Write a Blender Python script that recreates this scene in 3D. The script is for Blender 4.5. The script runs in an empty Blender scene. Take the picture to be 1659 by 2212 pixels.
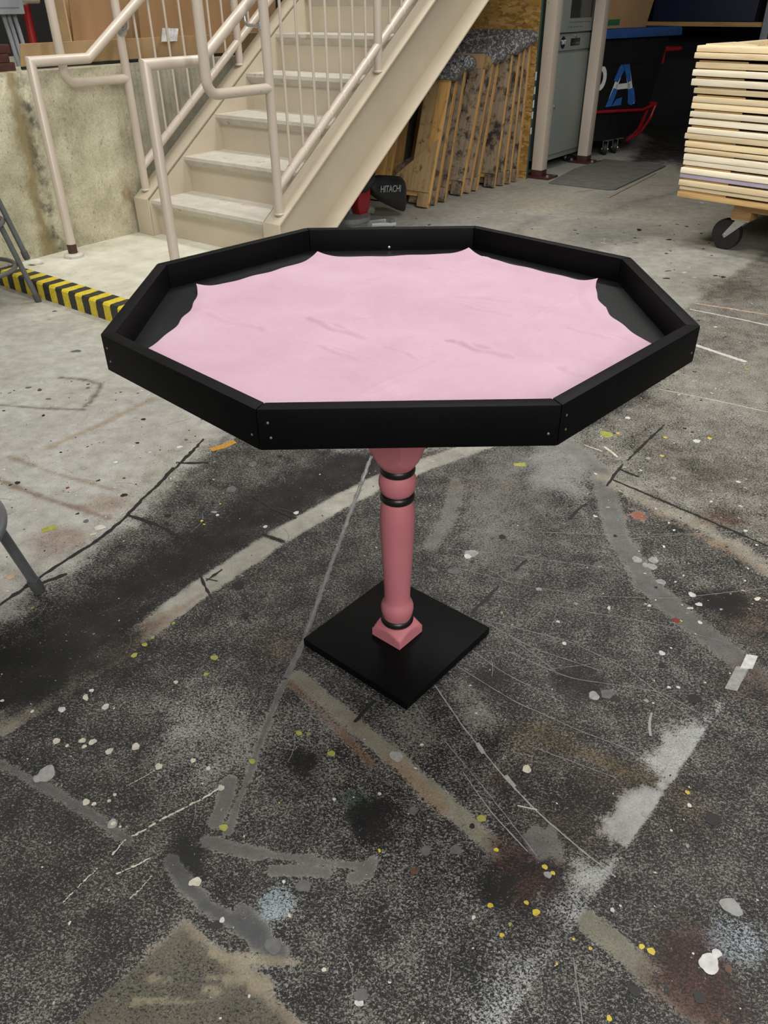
import bpy, bmesh, math, random
import numpy as np
from mathutils import Vector, Matrix

PI = math.pi
random.seed(7)
col = bpy.context.scene.collection
sc = bpy.context.scene

# ---------------------------------------------------------------- camera
IW, IH = 1659, 2212
F = 1676.21
PITCH, ROLL, CAMZ = 0.58336, -0.00995, 1.1175
fw = np.array([0, math.cos(PITCH), -math.sin(PITCH)])
up0 = np.array([0, math.sin(PITCH), math.cos(PITCH)])
rt0 = np.array([1.0, 0, 0])
RT = math.cos(ROLL) * rt0 + math.sin(ROLL) * up0
UP = -math.sin(ROLL) * rt0 + math.cos(ROLL) * up0
cam = bpy.data.cameras.new('camera')
cam.sensor_fit = 'VERTICAL'; cam.sensor_height = 36; cam.lens = F / IH * 36
cam.clip_start = 0.02; cam.clip_end = 100
co = bpy.data.objects.new('camera', cam); col.objects.link(co)
m = Matrix.Identity(4)
for i in range(3):
    m[i][0] = RT[i]; m[i][1] = UP[i]; m[i][2] = -fw[i]
m[2][3] = CAMZ
co.matrix_world = m
sc.camera = co

# building frame: x across the stairs, y up the flight, origin at the left end of the first nosing
SA = math.radians(52.3684)
OX, OY = -1.180, 4.278
RZ = SA - PI / 2
LAND, RISE, RUN, WID = 0.0745, 0.1779, 0.2544, 0.808

def W(a, b, z=0.0):
    return (OX + math.sin(SA) * a + math.cos(SA) * b, OY - math.cos(SA) * a + math.sin(SA) * b, z)

# ---------------------------------------------------------------- world, lamps, exposure
w = bpy.data.worlds.new('room_air'); sc.world = w; w.use_nodes = True
w.node_tree.nodes['Background'].inputs[0].default_value = (0.95, 0.97, 1.0, 1)
w.node_tree.nodes['Background'].inputs[1].default_value = 0.13
sc.view_settings.view_transform = 'Standard'
sc.view_settings.look = 'None'
sc.view_settings.exposure = 0.0
sc.view_settings.gamma = 1.0
sc.view_settings.use_curve_mapping = False

def area(name, loc, sx, sy, power, rot=(0, 0, 0), color=(1, 0.975, 0.925)):
    L = bpy.data.lights.new(name, 'AREA'); L.shape = 'RECTANGLE'; L.size = sx; L.size_y = sy
    L.energy = power; L.color = color
    o = bpy.data.objects.new(name, L); col.objects.link(o); o.location = loc; o.rotation_euler = rot
    return o
area('ceiling_and_fill_lamp', (-1.7, 2.2, 4.3), 2.4, 0.6, 110, (0, 0, RZ))
area('ceiling_and_fill_lamp', (0.9, 4.1, 4.3), 2.4, 0.6, 108, (0, 0, RZ))  # added overhead to brighten the aisle and the stack top
area('ceiling_and_fill_lamp', (2.3, 0.9, 3.7), 2.4, 0.6, 130, (0, 0, RZ))
area('ceiling_and_fill_lamp', (0.9, -3.6, 3.1), 3.0, 1.2, 215, (1.05, 0, 0))  # tilted fill added behind the camera to brighten upright faces

# ---------------------------------------------------------------- materials
def nt(name):
    m = bpy.data.materials.new(name); m.use_nodes = True
    n = m.node_tree.nodes; l = m.node_tree.links
    return m, n, l, n['Principled BSDF']

def N(n, typ, **kw):
    x = n.new(typ)
    for k, v in kw.items():
        setattr(x, k, v)
    return x

def noise(n, l, co, scale, detail=3, rough=0.5, dist=0.0):
    x = n.new('ShaderNodeTexNoise'); x.inputs['Scale'].default_value = scale
    x.inputs['Detail'].default_value = detail; x.inputs['Roughness'].default_value = rough
    x.inputs['Distortion'].default_value = dist
    l.new(co, x.inputs['Vector']); return x

def ramp(n, l, fac, stops):
    r = n.new('ShaderNodeValToRGB'); e = r.color_ramp.elements
    while len(e) > 1: e.remove(e[-1])
    e[0].position = stops[0][0]; e[0].color = tuple(stops[0][1]) + (1,) if len(stops[0][1]) == 3 else stops[0][1]
    for p, c in stops[1:]:
        q = e.new(p); q.color = tuple(c) + (1,) if len(c) == 3 else c
    l.new(fac, r.inputs[0]); return r

def mix(n, l, fac, a, b, blend='MIX'):
    x = n.new('ShaderNodeMix'); x.data_type = 'RGBA'; x.blend_type = blend
    for sock, v in ((x.inputs[0], fac), (x.inputs[6], a), (x.inputs[7], b)):
        if hasattr(v, 'links'): l.new(v, sock)
        elif isinstance(v, (int, float)): sock.default_value = v
        else: sock.default_value = tuple(v) + (1,)
    return x.outputs[2]

def math_(n, l, op, a, b=None, clamp=False):
    x = n.new('ShaderNodeMath'); x.operation = op; x.use_clamp = clamp
    for i, v in enumerate((a, b)):
        if v is None: continue
        if hasattr(v, 'links'): l.new(v, x.inputs[i])
        else: x.inputs[i].default_value = v
    return x.outputs[0]

def mat(name, c, rough=0.5, var=0.12, scale=12, metal=0.0, bump=0.0, bscale=150, chips=None, stretch=None, spec=0.5, chip_scale=28, chip_t=0.70):
    m, n, l, p = nt(name)
    tc = n.new('ShaderNodeTexCoord'); co = tc.outputs['Object']
    if stretch:
        mp = n.new('ShaderNodeMapping'); mp.inputs['Scale'].default_value = stretch
        l.new(co, mp.inputs[0]); co = mp.outputs[0]
    ns = noise(n, l, co, scale, 4, 0.6)
    c = np.array(c)
    r = ramp(n, l, ns.outputs[0], [(0.3, tuple(c * (1 - var))), (0.7, tuple(np.minimum(c * (1 + var), 1)))])
    out = r.outputs[0]
    if chips is not None:
        n2 = noise(n, l, co, chip_scale, 5, 0.7)
        f = ramp(n, l, n2.outputs[0], [(chip_t, (0, 0, 0)), (chip_t + 0.015, (1, 1, 1))])
        out = mix(n, l, f.outputs[0], out, chips)
    l.new(out, p.inputs['Base Color'])
    p.inputs['Roughness'].default_value = rough; p.inputs['Metallic'].default_value = metal
    p.inputs['Specular IOR Level'].default_value = spec
    if bump:
        n3 = noise(n, l, co, bscale, 3, 0.6)
        b = n.new('ShaderNodeBump'); b.inputs['Strength'].default_value = bump; b.inputs['Distance'].default_value = 0.002
        l.new(n3.outputs[0], b.inputs['Height']); l.new(b.outputs[0], p.inputs['Normal'])
    return m

def wood(name, c1, c2, axis='X', scale=9, rough=0.55, dirt=None, dirt_t=0.6):
    m, n, l, p = nt(name)
    tc = n.new('ShaderNodeTexCoord')
    mp = n.new('ShaderNodeMapping')
    s = {'X': (0.6, 9, 9), 'Y': (9, 0.6, 9), 'Z': (9, 9, 0.6)}[axis]
    mp.inputs['Scale'].default_value = s
    oi = n.new('ShaderNodeObjectInfo')
    ad = n.new('ShaderNodeVectorMath'); ad.operation = 'ADD'
    cm = n.new('ShaderNodeCombineXYZ')
    r7 = math_(n, l, 'MULTIPLY', oi.outputs['Random'], 37.0)
    for i in range(3): l.new(r7, cm.inputs[i])
    l.new(tc.outputs['Object'], ad.inputs[0]); l.new(cm.outputs[0], ad.inputs[1])
    l.new(ad.outputs[0], mp.inputs[0])
    ns = noise(n, l, mp.outputs[0], scale, 5, 0.65, 0.6)
    r = ramp(n, l, ns.outputs[0], [(0.28, c2), (0.5, c1), (0.75, tuple(np.minimum(np.array(c1) * 1.15, 1)))])
    out = r.outputs[0]
    hs = n.new('ShaderNodeHueSaturation')
    l.new(out, hs.inputs['Color'])
    v = math_(n, l, 'ADD', math_(n, l, 'MULTIPLY', oi.outputs['Random'], 0.35), 0.8)
    l.new(v, hs.inputs['Value']); out = hs.outputs[0]
    if dirt is not None:
        n2 = noise(n, l, ad.outputs[0], 14, 6, 0.7)
        f = ramp(n, l, n2.outputs[0], [(dirt_t - 0.08, (0, 0, 0)), (dirt_t + 0.06, (1, 1, 1))])
        out = mix(n, l, f.outputs[0], out, dirt)
    l.new(out, p.inputs['Base Color']); p.inputs['Roughness'].default_value = rough
    return m

M = {}
M['tan'] = mat('tan_paint', (0.52, 0.45, 0.375), 0.32, 0.07, 6, bump=0.12, bscale=120, chips=(0.03, 0.018, 0.014), chip_scale=55, chip_t=0.685, stretch=(1, 1, 0.35))
M['tan_flat'] = mat('tan_paint_plate', (0.50, 0.435, 0.335), 0.42, 0.06, 4, bump=0.12, bscale=90, chips=(0.06, 0.04, 0.03), chip_scale=20, chip_t=0.76)
M['tread'] = mat('worn_tread_paint', (0.56, 0.53, 0.46), 0.6, 0.10, 16, bump=0.3, bscale=160, chips=(0.42, 0.35, 0.26), chip_scale=12, chip_t=0.62)
M['redbrown'] = mat('red_brown_primer', (0.055, 0.018, 0.014), 0.5, 0.3, 30)
M['blackwood'] = mat('black_paint', (0.0022, 0.0022, 0.0026), 0.55, 0.3, 8, bump=0.10, bscale=220, spec=0.11, chips=(0.02, 0.018, 0.017), chip_scale=40, chip_t=0.77)
M['blackinner'] = mat('black_paint_worn_inside', (0.0065, 0.0048, 0.0058), 0.36, 0.35, 5, bump=0.15, bscale=90, spec=0.45)
M['blackfloor'] = mat('black_paint_tray', (0.006, 0.0065, 0.007), 0.45, 0.35, 9, bump=0.15, bscale=120, spec=0.32)
M['pink'] = mat('pink_paint', (0.53, 0.178, 0.205), 0.55, 0.05, 10, bump=0.10, bscale=140, spec=0.35)
M['blackring'] = mat('black_ring_paint', (0.007, 0.007, 0.0075), 0.38, 0.25, 30, bump=0.15, bscale=200)
M['screw'] = mat('steel_screw', (0.55, 0.52, 0.45), 0.3, 0.1, 30, metal=0.9)
M['steel_grey'] = mat('grey_stool_enamel', (0.115, 0.12, 0.13), 0.35, 0.1, 30, metal=0.25)
M['rubber'] = mat('black_rubber', (0.012, 0.012, 0.013), 0.6, 0.2, 20)
M['rubber_grey'] = mat('grey_rubber', (0.07, 0.072, 0.075), 0.7, 0.2, 20)
M['zinc'] = mat('zinc_metal', (0.5, 0.5, 0.5), 0.35, 0.12, 30, metal=0.8)
M['cab'] = mat('cabinet_grey', (0.215, 0.24, 0.225), 0.42, 0.04, 5, bump=0.08, bscale=300)
M['cabdark'] = mat('cabinet_seam', (0.02, 0.022, 0.022), 0.6, 0.1, 5)
M['cabfade'] = mat('faded_print', (0.09, 0.10, 0.095), 0.6, 0.2, 60)
M['glass'] = mat('dark_window_glass', (0.035, 0.04, 0.038), 0.12, 0.2, 8)
M['blk'] = mat('black_plastic', (0.010, 0.0105, 0.012), 0.42, 0.2, 8)
M['white'] = mat('white_paint', (0.75, 0.75, 0.74), 0.5, 0.05, 20)
M['blue'] = mat('blue_plastic', (0.028, 0.085, 0.26), 0.45, 0.15, 7)
M['bluetape'] = mat('blue_tape', (0.03, 0.13, 0.42), 0.5, 0.2, 30)
M['red'] = mat('red_enamel', (0.32, 0.012, 0.016), 0.35, 0.12, 10)
M['sawred'] = mat('saw_red_shaded', (0.22, 0.008, 0.012), 0.4, 0.1, 10)  # red darkened to stand for the shade under the stairs
M['card'] = mat('cardboard', (0.46, 0.31, 0.165), 0.75, 0.10, 5, stretch=(1, 1, 3), bump=0.1, bscale=60)
M['card_dark'] = mat('cardboard_brown', (0.36, 0.22, 0.11), 0.75, 0.10, 5)
M['cardgreen'] = mat('green_print', (0.03, 0.13, 0.07), 0.6, 0.1, 5)
M['elec'] = mat('electrical_grey', (0.25, 0.27, 0.30), 0.45, 0.08, 20)
M['darkwall'] = mat('dark_wall', (0.012, 0.010, 0.009), 0.8, 0.3, 3)
M['backwall'] = mat('bay_shade_black', (0.006, 0.006, 0.008), 0.8, 0.3, 3)  # near black stands in for the unlit bay under the deck
M['navy'] = mat('navy_plastic', (0.006, 0.008, 0.035), 0.6, 0.2, 4)
M['saw_grey'] = mat('cast_aluminium', (0.22, 0.225, 0.225), 0.4, 0.15, 30, metal=0.4)
M['saw_rail'] = mat('pale_aluminium', (0.50, 0.52, 0.50), 0.35, 0.08, 30, metal=0.3)
M['bag'] = mat('black_dust_bag_cloth', (0.007, 0.008, 0.010), 0.5, 0.3, 12, bump=0.4, bscale=40)
M['letter'] = mat('grey_print', (0.24, 0.25, 0.26), 0.5, 0.35, 60)
M['mat_grey'] = mat('mat_rubber', (0.12, 0.12, 0.105), 0.8, 0.2, 14, bump=0.4, bscale=200)
M['paper'] = mat('marbled_paper', (0.62, 0.62, 0.63), 0.6, 0.3, 40)
M['plaster'] = mat('plaster_chip', (0.62, 0.60, 0.53), 0.8, 0.1, 30)
M['yellow'] = mat('yellow_plastic', (0.6, 0.42, 0.02), 0.5, 0.1, 30)
M['pine'] = wood('pale_pine', (0.82, 0.68, 0.44), (0.72, 0.52, 0.27), 'X', 8)
M['pine_w'] = wood('pale_pine_whitened', (0.84, 0.76, 0.60), (0.76, 0.63, 0.43), 'X', 8)
M['pine_o'] = wood('orange_pine', (0.70, 0.46, 0.20), (0.52, 0.28, 0.09), 'X', 8)
M['skin'] = mat('gap_dark_sheet', (0.03, 0.028, 0.026), 0.8, 0.2, 10)  # dark colour of the sheets added to blacken the stack gaps
M['lav'] = mat('lavender_paint', (0.47, 0.41, 0.52), 0.6, 0.12, 7)
M['ply'] = wood('plywood_block', (0.55, 0.38, 0.18), (0.38, 0.23, 0.09), 'X', 8)
M['doll'] = wood('dolly_lumber', (0.44, 0.26, 0.10), (0.26, 0.14, 0.05), 'X', 7)
M['stile'] = wood('trestle_pine_edge', (0.52, 0.30, 0.105), (0.32, 0.17, 0.055), 'Z', 7, dirt=(0.10, 0.075, 0.05), dirt_t=0.66)
M['tply'] = wood('trestle_plywood', (0.40, 0.27, 0.13), (0.24, 0.15, 0.07), 'Z', 5, dirt=(0.06, 0.045, 0.035), dirt_t=0.64)
M['tplyd'] = wood('trestle_plywood_dirty', (0.27, 0.205, 0.14), (0.15, 0.11, 0.075), 'Z', 6, dirt=(0.035, 0.03, 0.027), dirt_t=0.56)
M['lathgrey'] = mat('weathered_lath', (0.27, 0.235, 0.185), 0.7, 0.15, 20)
M['board'] = wood('shade_darkened_board', (0.27, 0.165, 0.07), (0.16, 0.09, 0.035), 'Z', 6)  # wood colour lowered to stand for the dark under the stairs
M['boardg'] = wood('grey_board', (0.10, 0.10, 0.09), (0.06, 0.06, 0.055), 'Z', 6)

def crust_mat():
    m, n, l, p = nt('crusted_paint')
    tc = n.new('ShaderNodeTexCoord')
    a = noise(n, l, tc.outputs['Object'], 30, 5, 0.7, 1.5)
    r = ramp(n, l, a.outputs[0], [(0.36, (0.02, 0.02, 0.021)), (0.44, (0.16, 0.155, 0.155)), (0.50, (0.05, 0.045, 0.042)), (0.57, (0.40, 0.40, 0.43)), (0.70, (0.50, 0.46, 0.40))])
    l.new(r.outputs[0], p.inputs['Base Color']); p.inputs['Roughness'].default_value = 0.35
    b = n.new('ShaderNodeBump'); b.inputs['Strength'].default_value = 0.7; b.inputs['Distance'].default_value = 0.01
    l.new(a.outputs[0], b.inputs['Height']); l.new(b.outputs[0], p.inputs['Normal'])
    return m
M['crust'] = crust_mat()

def osb_mat():
    m, n, l, p = nt('oriented_strand_board')
    tc = n.new('ShaderNodeTexCoord')
    mp = n.new('ShaderNodeMapping'); mp.inputs['Scale'].default_value = (1.0, 1, 2.8)
    l.new(tc.outputs['Object'], mp.inputs[0])
    d = noise(n, l, mp.outputs[0], 9, 2, 0.5)
    ad = n.new('ShaderNodeVectorMath'); ad.operation = 'MULTIPLY_ADD'
    l.new(d.outputs['Color'], ad.inputs[0]); ad.inputs[1].default_value = (0.32, 0.32, 0.32); l.new(mp.outputs[0], ad.inputs[2])
    v = n.new('ShaderNodeTexVoronoi'); v.inputs['Scale'].default_value = 17; l.new(ad.outputs[0], v.inputs['Vector'])
    sp = n.new('ShaderNodeSeparateColor'); l.new(v.outputs['Color'], sp.inputs[0])
    r = ramp(n, l, sp.outputs[0], [(0, (0.17, 0.085, 0.02)), (0.35, (0.42, 0.235, 0.055)), (0.7, (0.56, 0.34, 0.10)), (1, (0.70, 0.48, 0.20))])
    a = noise(n, l, tc.outputs['Object'], 7, 4, 0.6)
    o = mix(n, l, a.outputs[0], r.outputs[0], (0.26, 0.14, 0.035))
    l.new(o, p.inputs['Base Color']); p.inputs['Roughness'].default_value = 0.6
    return m
M['osb'] = osb_mat()
M['osb_edge'] = mat('green_edge_seal', (0.02, 0.085, 0.075), 0.6, 0.1, 20)
M['osb_white'] = mat('white_edge_paint', (0.55, 0.62, 0.62), 0.6, 0.1, 20)

def concrete_wall_mat():
    m, n, l, p = nt('stained_concrete')
    tc = n.new('ShaderNodeTexCoord'); co = tc.outputs['Object']
    a = noise(n, l, co, 5, 6, 0.65)
    r = ramp(n, l, a.outputs[0], [(0.30, (0.30, 0.275, 0.185)), (0.5, (0.47, 0.44, 0.315)), (0.68, (0.60, 0.57, 0.43))])
    # dark pits
    mp = n.new('ShaderNodeMapping'); mp.inputs['Scale'].default_value = (1, 1, 0.55); l.new(co, mp.inputs[0])
    b = noise(n, l, mp.outputs[0], 38, 5, 0.75)
    f = ramp(n, l, b.outputs[0], [(0.60, (0, 0, 0)), (0.66, (1, 1, 1))])
    fine = noise(n, l, co, 130, 4, 0.7)
    fr_ = ramp(n, l, fine.outputs[0], [(0.32, (0.78, 0.76, 0.72)), (0.5, (1, 1, 1)), (0.68, (1.18, 1.18, 1.18))])
    base = mix(n, l, 1.0, r.outputs[0], fr_.outputs[0], 'MULTIPLY')
    o = mix(n, l, math_(n, l, 'MULTIPLY', f.outputs[0], 0.6), base, (0.14, 0.125, 0.085))
    # the joint: a yellow and black stain running down it
    sx = n.new('ShaderNodeSeparateXYZ'); l.new(co, sx.inputs[0])
    wob = noise(n, l, co, 9, 4, 0.6)
    y = math_(n, l, 'ADD', sx.outputs[1], math_(n, l, 'MULTIPLY', math_(n, l, 'SUBTRACT', wob.outputs[0], 0.5), 0.16))
    d = math_(n, l, 'ABSOLUTE', math_(n, l, 'ADD', y, 0.555))
    g = ramp(n, l, d, [(0.012, (1, 1, 1)), (0.055, (0, 0, 0))])
    o = mix(n, l, math_(n, l, 'MULTIPLY', g.outputs[0], 0.75), o, (0.17, 0.125, 0.035))
    d2 = math_(n, l, 'ABSOLUTE', math_(n, l, 'ADD', y, 0.505))
    g2 = ramp(n, l, d2, [(0.01, (1, 1, 1)), (0.05, (0, 0, 0))])
    bl = noise(n, l, co, 12, 3, 0.6)
    gb = ramp(n, l, bl.outputs[0], [(0.46, (0, 0, 0)), (0.60, (1, 1, 1))])
    o = mix(n, l, math_(n, l, 'MULTIPLY', math_(n, l, 'MULTIPLY', g2.outputs[0], gb.outputs[0]), 0.9), o, (0.05, 0.048, 0.042))
    # concrete darker from the stair foot onward
    d3 = ramp(n, l, y, [(0.0, (0, 0, 0)), (0.16, (1, 1, 1))])
    o = mix(n, l, math_(n, l, 'MULTIPLY', d3.outputs[0], 0.6), o, (0.13, 0.125, 0.105))
    # rust by the stair foot
    d4 = ramp(n, l, math_(n, l, 'ABSOLUTE', math_(n, l, 'ADD', y, 0.03)), [(0.0, (1, 1, 1)), (0.05, (0, 0, 0))])
    d5 = ramp(n, l, math_(n, l, 'ABSOLUTE', math_(n, l, 'SUBTRACT', sx.outputs[2], 0.27)), [(0.0, (1, 1, 1)), (0.14, (0, 0, 0))])
    o = mix(n, l, math_(n, l, 'MULTIPLY', math_(n, l, 'MULTIPLY', d4.outputs[0], d5.outputs[0]), 0.8), o, (0.19, 0.10, 0.03))
    l.new(o, p.inputs['Base Color']); p.inputs['Roughness'].default_value = 0.75
    bp = n.new('ShaderNodeBump'); bp.inputs['Strength'].default_value = 0.35; bp.inputs['Distance'].default_value = 0.01
    l.new(b.outputs[0], bp.inputs['Height']); l.new(bp.outputs[0], p.inputs['Normal'])
    return m
M['cwall'] = concrete_wall_mat()

def landing_mat():
    m, n, l, p = nt('worn_landing_concrete')
    tc = n.new('ShaderNodeTexCoord'); co = tc.outputs['Object']
    a = noise(n, l, co, 6, 6, 0.65)
    r = ramp(n, l, a.outputs[0], [(0.30, (0.43, 0.40, 0.30)), (0.5, (0.56, 0.54, 0.44)), (0.7, (0.66, 0.65, 0.57))])
    b = noise(n, l, co, 45, 3, 0.6)
    f = ramp(n, l, b.outputs[0], [(0.68, (0, 0, 0)), (0.72, (1, 1, 1))])
    o = mix(n, l, math_(n, l, 'MULTIPLY', f.outputs[0], 0.6), r.outputs[0], (0.2, 0.18, 0.14))
    l.new(o, p.inputs['Base Color']); p.inputs['Roughness'].default_value = 0.7
    return m
M['landing'] = landing_mat()

def hazard_mat():
    m, n, l, p = nt('hazard_stripes')
    tc = n.new('ShaderNodeTexCoord'); co = tc.outputs['Object']
    sx = n.new('ShaderNodeSeparateXYZ'); l.new(co, sx.inputs[0])
    wb = noise(n, l, co, 25, 3, 0.6)
    x = math_(n, l, 'ADD', sx.outputs[0], math_(n, l, 'MULTIPLY', math_(n, l, 'SUBTRACT', wb.outputs[0], 0.5), 0.012))
    x = math_(n, l, 'ADD', x, 0.0075)
    fr = math_(n, l, 'FRACT', math_(n, l, 'DIVIDE', math_(n, l, 'ADD', x, 5.0), 0.098))
    st = math_(n, l, 'GREATER_THAN', fr, 0.5)
    ns = noise(n, l, co, 60, 4, 0.7)
    yl = ramp(n, l, ns.outputs[0], [(0.3, (0.50, 0.36, 0.015)), (0.6, (0.66, 0.53, 0.03)), (0.78, (0.40, 0.33, 0.12))])
    bk = ramp(n, l, ns.outputs[0], [(0.4, (0.012, 0.012, 0.013)), (0.66, (0.03, 0.03, 0.03)), (0.74, (0.20, 0.19, 0.15))])
    l.new(mix(n, l, st, yl.outputs[0], bk.outputs[0]), p.inputs['Base Color']); p.inputs['Roughness'].default_value = 0.5
    bp = n.new('ShaderNodeBump'); bp.inputs['Strength'].default_value = 0.3; bp.inputs['Distance'].default_value = 0.003
    l.new(ns.outputs[0], bp.inputs['Height']); l.new(bp.outputs[0], p.inputs['Normal'])
    return m
M['hazard'] = hazard_mat()

def velvet_mat():
    m, n, l, p = nt('pink_velvet')
    tc = n.new('ShaderNodeTexCoord'); co = tc.outputs['Object']
    a = noise(n, l, co, 7, 5, 0.65, 0.5)
    r = ramp(n, l, a.outputs[0], [(0.3, (0.40, 0.258, 0.32)), (0.52, (0.43, 0.287, 0.352)), (0.72, (0.46, 0.315, 0.38))])
    b = noise(n, l, co, 260, 2, 0.6)
    o = mix(n, l, 0.10, r.outputs[0], b.outputs['Color'], 'OVERLAY')
    l.new(o, p.inputs['Base Color']); p.inputs['Roughness'].default_value = 0.95
    p.inputs['Specular IOR Level'].default_value = 0.1
    p.inputs['Sheen Weight'].default_value = 0.25; p.inputs['Sheen Roughness'].default_value = 0.5
    p.inputs['Sheen Tint'].default_value = (1, 0.75, 0.85, 1)
    bp = n.new('ShaderNodeBump'); bp.inputs['Strength'].default_value = 0.2; bp.inputs['Distance'].default_value = 0.002
    c = noise(n, l, co, 30, 4, 0.6)
    l.new(c.outputs[0], bp.inputs['Height']); l.new(bp.outputs[0], p.inputs['Normal'])
    return m
M['velvet'] = velvet_mat()

def floor_mat():
    m, n, l, p = nt('paint_spattered_concrete')
    tc = n.new('ShaderNodeTexCoord'); co = tc.outputs['Object']
    at = n.new('ShaderNodeAttribute'); at.attribute_name = 'paint'
    # slow tonal drift of the concrete and dust
    a = noise(n, l, co, 2.2, 5, 0.65)
    a2 = noise(n, l, co, 22, 5, 0.7)
    g = ramp(n, l, a.outputs[0], [(0.3, (0.80, 0.78, 0.74)), (0.7, (1.15, 1.15, 1.13))])
    g2 = ramp(n, l, a2.outputs[0], [(0.3, (0.78, 0.77, 0.75)), (0.7, (1.18, 1.18, 1.17))])
    base = mix(n, l, 1.0, at.outputs['Color'], g.outputs[0], 'MULTIPLY')
    base = mix(n, l, 1.0, base, g2.outputs[0], 'MULTIPLY')
    # brown rust cast in patches where spatter is dense
    br = noise(n, l, co, 3.1, 4, 0.6)
    brf = ramp(n, l, br.outputs[0], [(0.55, (0, 0, 0)), (0.72, (1, 1, 1))])
    brm = math_(n, l, 'MULTIPLY', math_(n, l, 'MULTIPLY', brf.outputs[0], at.outputs['Alpha']), 0.5)
    base = mix(n, l, brm, base, (0.16, 0.10, 0.06))
    # black flecks: two sizes, thresholded by the painted density
    mp = n.new('ShaderNodeMapping'); mp.inputs['Rotation'].default_value = (0, 0, 0.7); mp.inputs['Scale'].default_value = (1.0, 1.5, 1)
    l.new(co, mp.inputs[0])
    f1 = noise(n, l, mp.outputs[0], 215, 4, 0.76, 0.9)
    f2 = noise(n, l, co, 14, 3, 0.6)
    lt_ = ramp(n, l, noise(n, l, co, 300, 2, 0.7).outputs[0], [(0.33, (0.55, 0.55, 0.55)), (0.5, (1, 1, 1)), (0.68, (1.6, 1.58, 1.52))])
    base = mix(n, l, math_(n, l, 'ADD', math_(n, l, 'MULTIPLY', at.outputs['Alpha'], 1.1), 0.15, True), base, mix(n, l, 1.0, base, lt_.outputs[0], 'MULTIPLY'))
    f3 = noise(n, l, co, 360, 2, 0.6, 0.8)
    s = math_(n, l, 'ADD', f1.outputs[0], math_(n, l, 'MULTIPLY', math_(n, l, 'SUBTRACT', f2.outputs[0], 0.5), 0.20))
    s = math_(n, l, 'ADD', s, math_(n, l, 'MULTIPLY', math_(n, l, 'SUBTRACT', f3.outputs[0], 0.5), 0.30))
    # s is about .5 +- .12 ; alpha 0 -> no flecks, 1 -> all black
    t = math_(n, l, 'ADD', math_(n, l, 'MULTIPLY', at.outputs['Alpha'], 0.52), 0.22)
    d = math_(n, l, 'SUBTRACT', t, s)
    fk = math_(n, l, 'MULTIPLY', d, 11.0)
    fk = math_(n, l, 'ADD', fk, 0.5, True)
    dk = ramp(n, l, f2.outputs[0], [(0.35, (0.007, 0.007, 0.0075)), (0.6, (0.012, 0.0115, 0.011)), (0.8, (0.026, 0.019, 0.015))])
    o = mix(n, l, fk, base, dk.outputs[0])
    # tiny pale flecks
    w_ = noise(n, l, mp.outputs[0], 150, 3, 0.6, 1.2)
    wf = ramp(n, l, w_.outputs[0], [(0.685, (0, 0, 0)), (0.72, (1, 1, 1))])
    o = mix(n, l, math_(n, l, 'MULTIPLY', wf.outputs[0], 0.75), o, (0.33, 0.325, 0.31))
    l.new(o, p.inputs['Base Color'])
    rr = math_(n, l, 'ADD', math_(n, l, 'MULTIPLY', fk, -0.08), 0.56)
    l.new(rr, p.inputs['Roughness']); p.inputs['Specular IOR Level'].default_value = 0.22
    bp = n.new('ShaderNodeBump'); bp.inputs['Strength'].default_value = 0.25; bp.inputs['Distance'].default_value = 0.002
    l.new(f1.outputs[0], bp.inputs['Height']); l.new(bp.outputs[0], p.inputs['Normal'])
    return m
M['floor'] = floor_mat()
def flat(name, c, rough=0.5):
    return mat(name, c, rough, 0.22, 90, spec=0.3)
FP = {'cream': flat('dried_cream_paint', (0.4464, 0.4176, 0.3384)), 'white': flat('dried_white_paint', (0.4464, 0.4464, 0.432)),
      'yellow': flat('dried_yellow_paint', (0.4752, 0.36, 0.036)), 'lime': flat('dried_lime_paint', (0.2592, 0.2592, 0.0504)),
      'black': flat('dried_black_paint', (0.012, 0.012, 0.013)), 'grey': flat('dried_grey_paint', (0.092, 0.092, 0.09)),
      'lgrey': flat('dried_pale_grey_paint', (0.2376, 0.2376, 0.2304)), 'brown': flat('dried_brown_paint', (0.0864, 0.0468, 0.0252)),
      'red': flat('dried_red_paint', (0.1584, 0.0216, 0.0144)), 'orange': flat('dried_orange_paint', (0.3456, 0.18, 0.0288)),
      'green': flat('dried_green_paint', (0.018, 0.0504, 0.0324)), 'scratch': flat('pale_scratch', (0.17, 0.17, 0.165)),
      'peach': flat('dried_peach_paint', (0.432, 0.3096, 0.216)), 'tape': flat('clear_tape', (0.1152, 0.1152, 0.1116), 0.3)}

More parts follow.
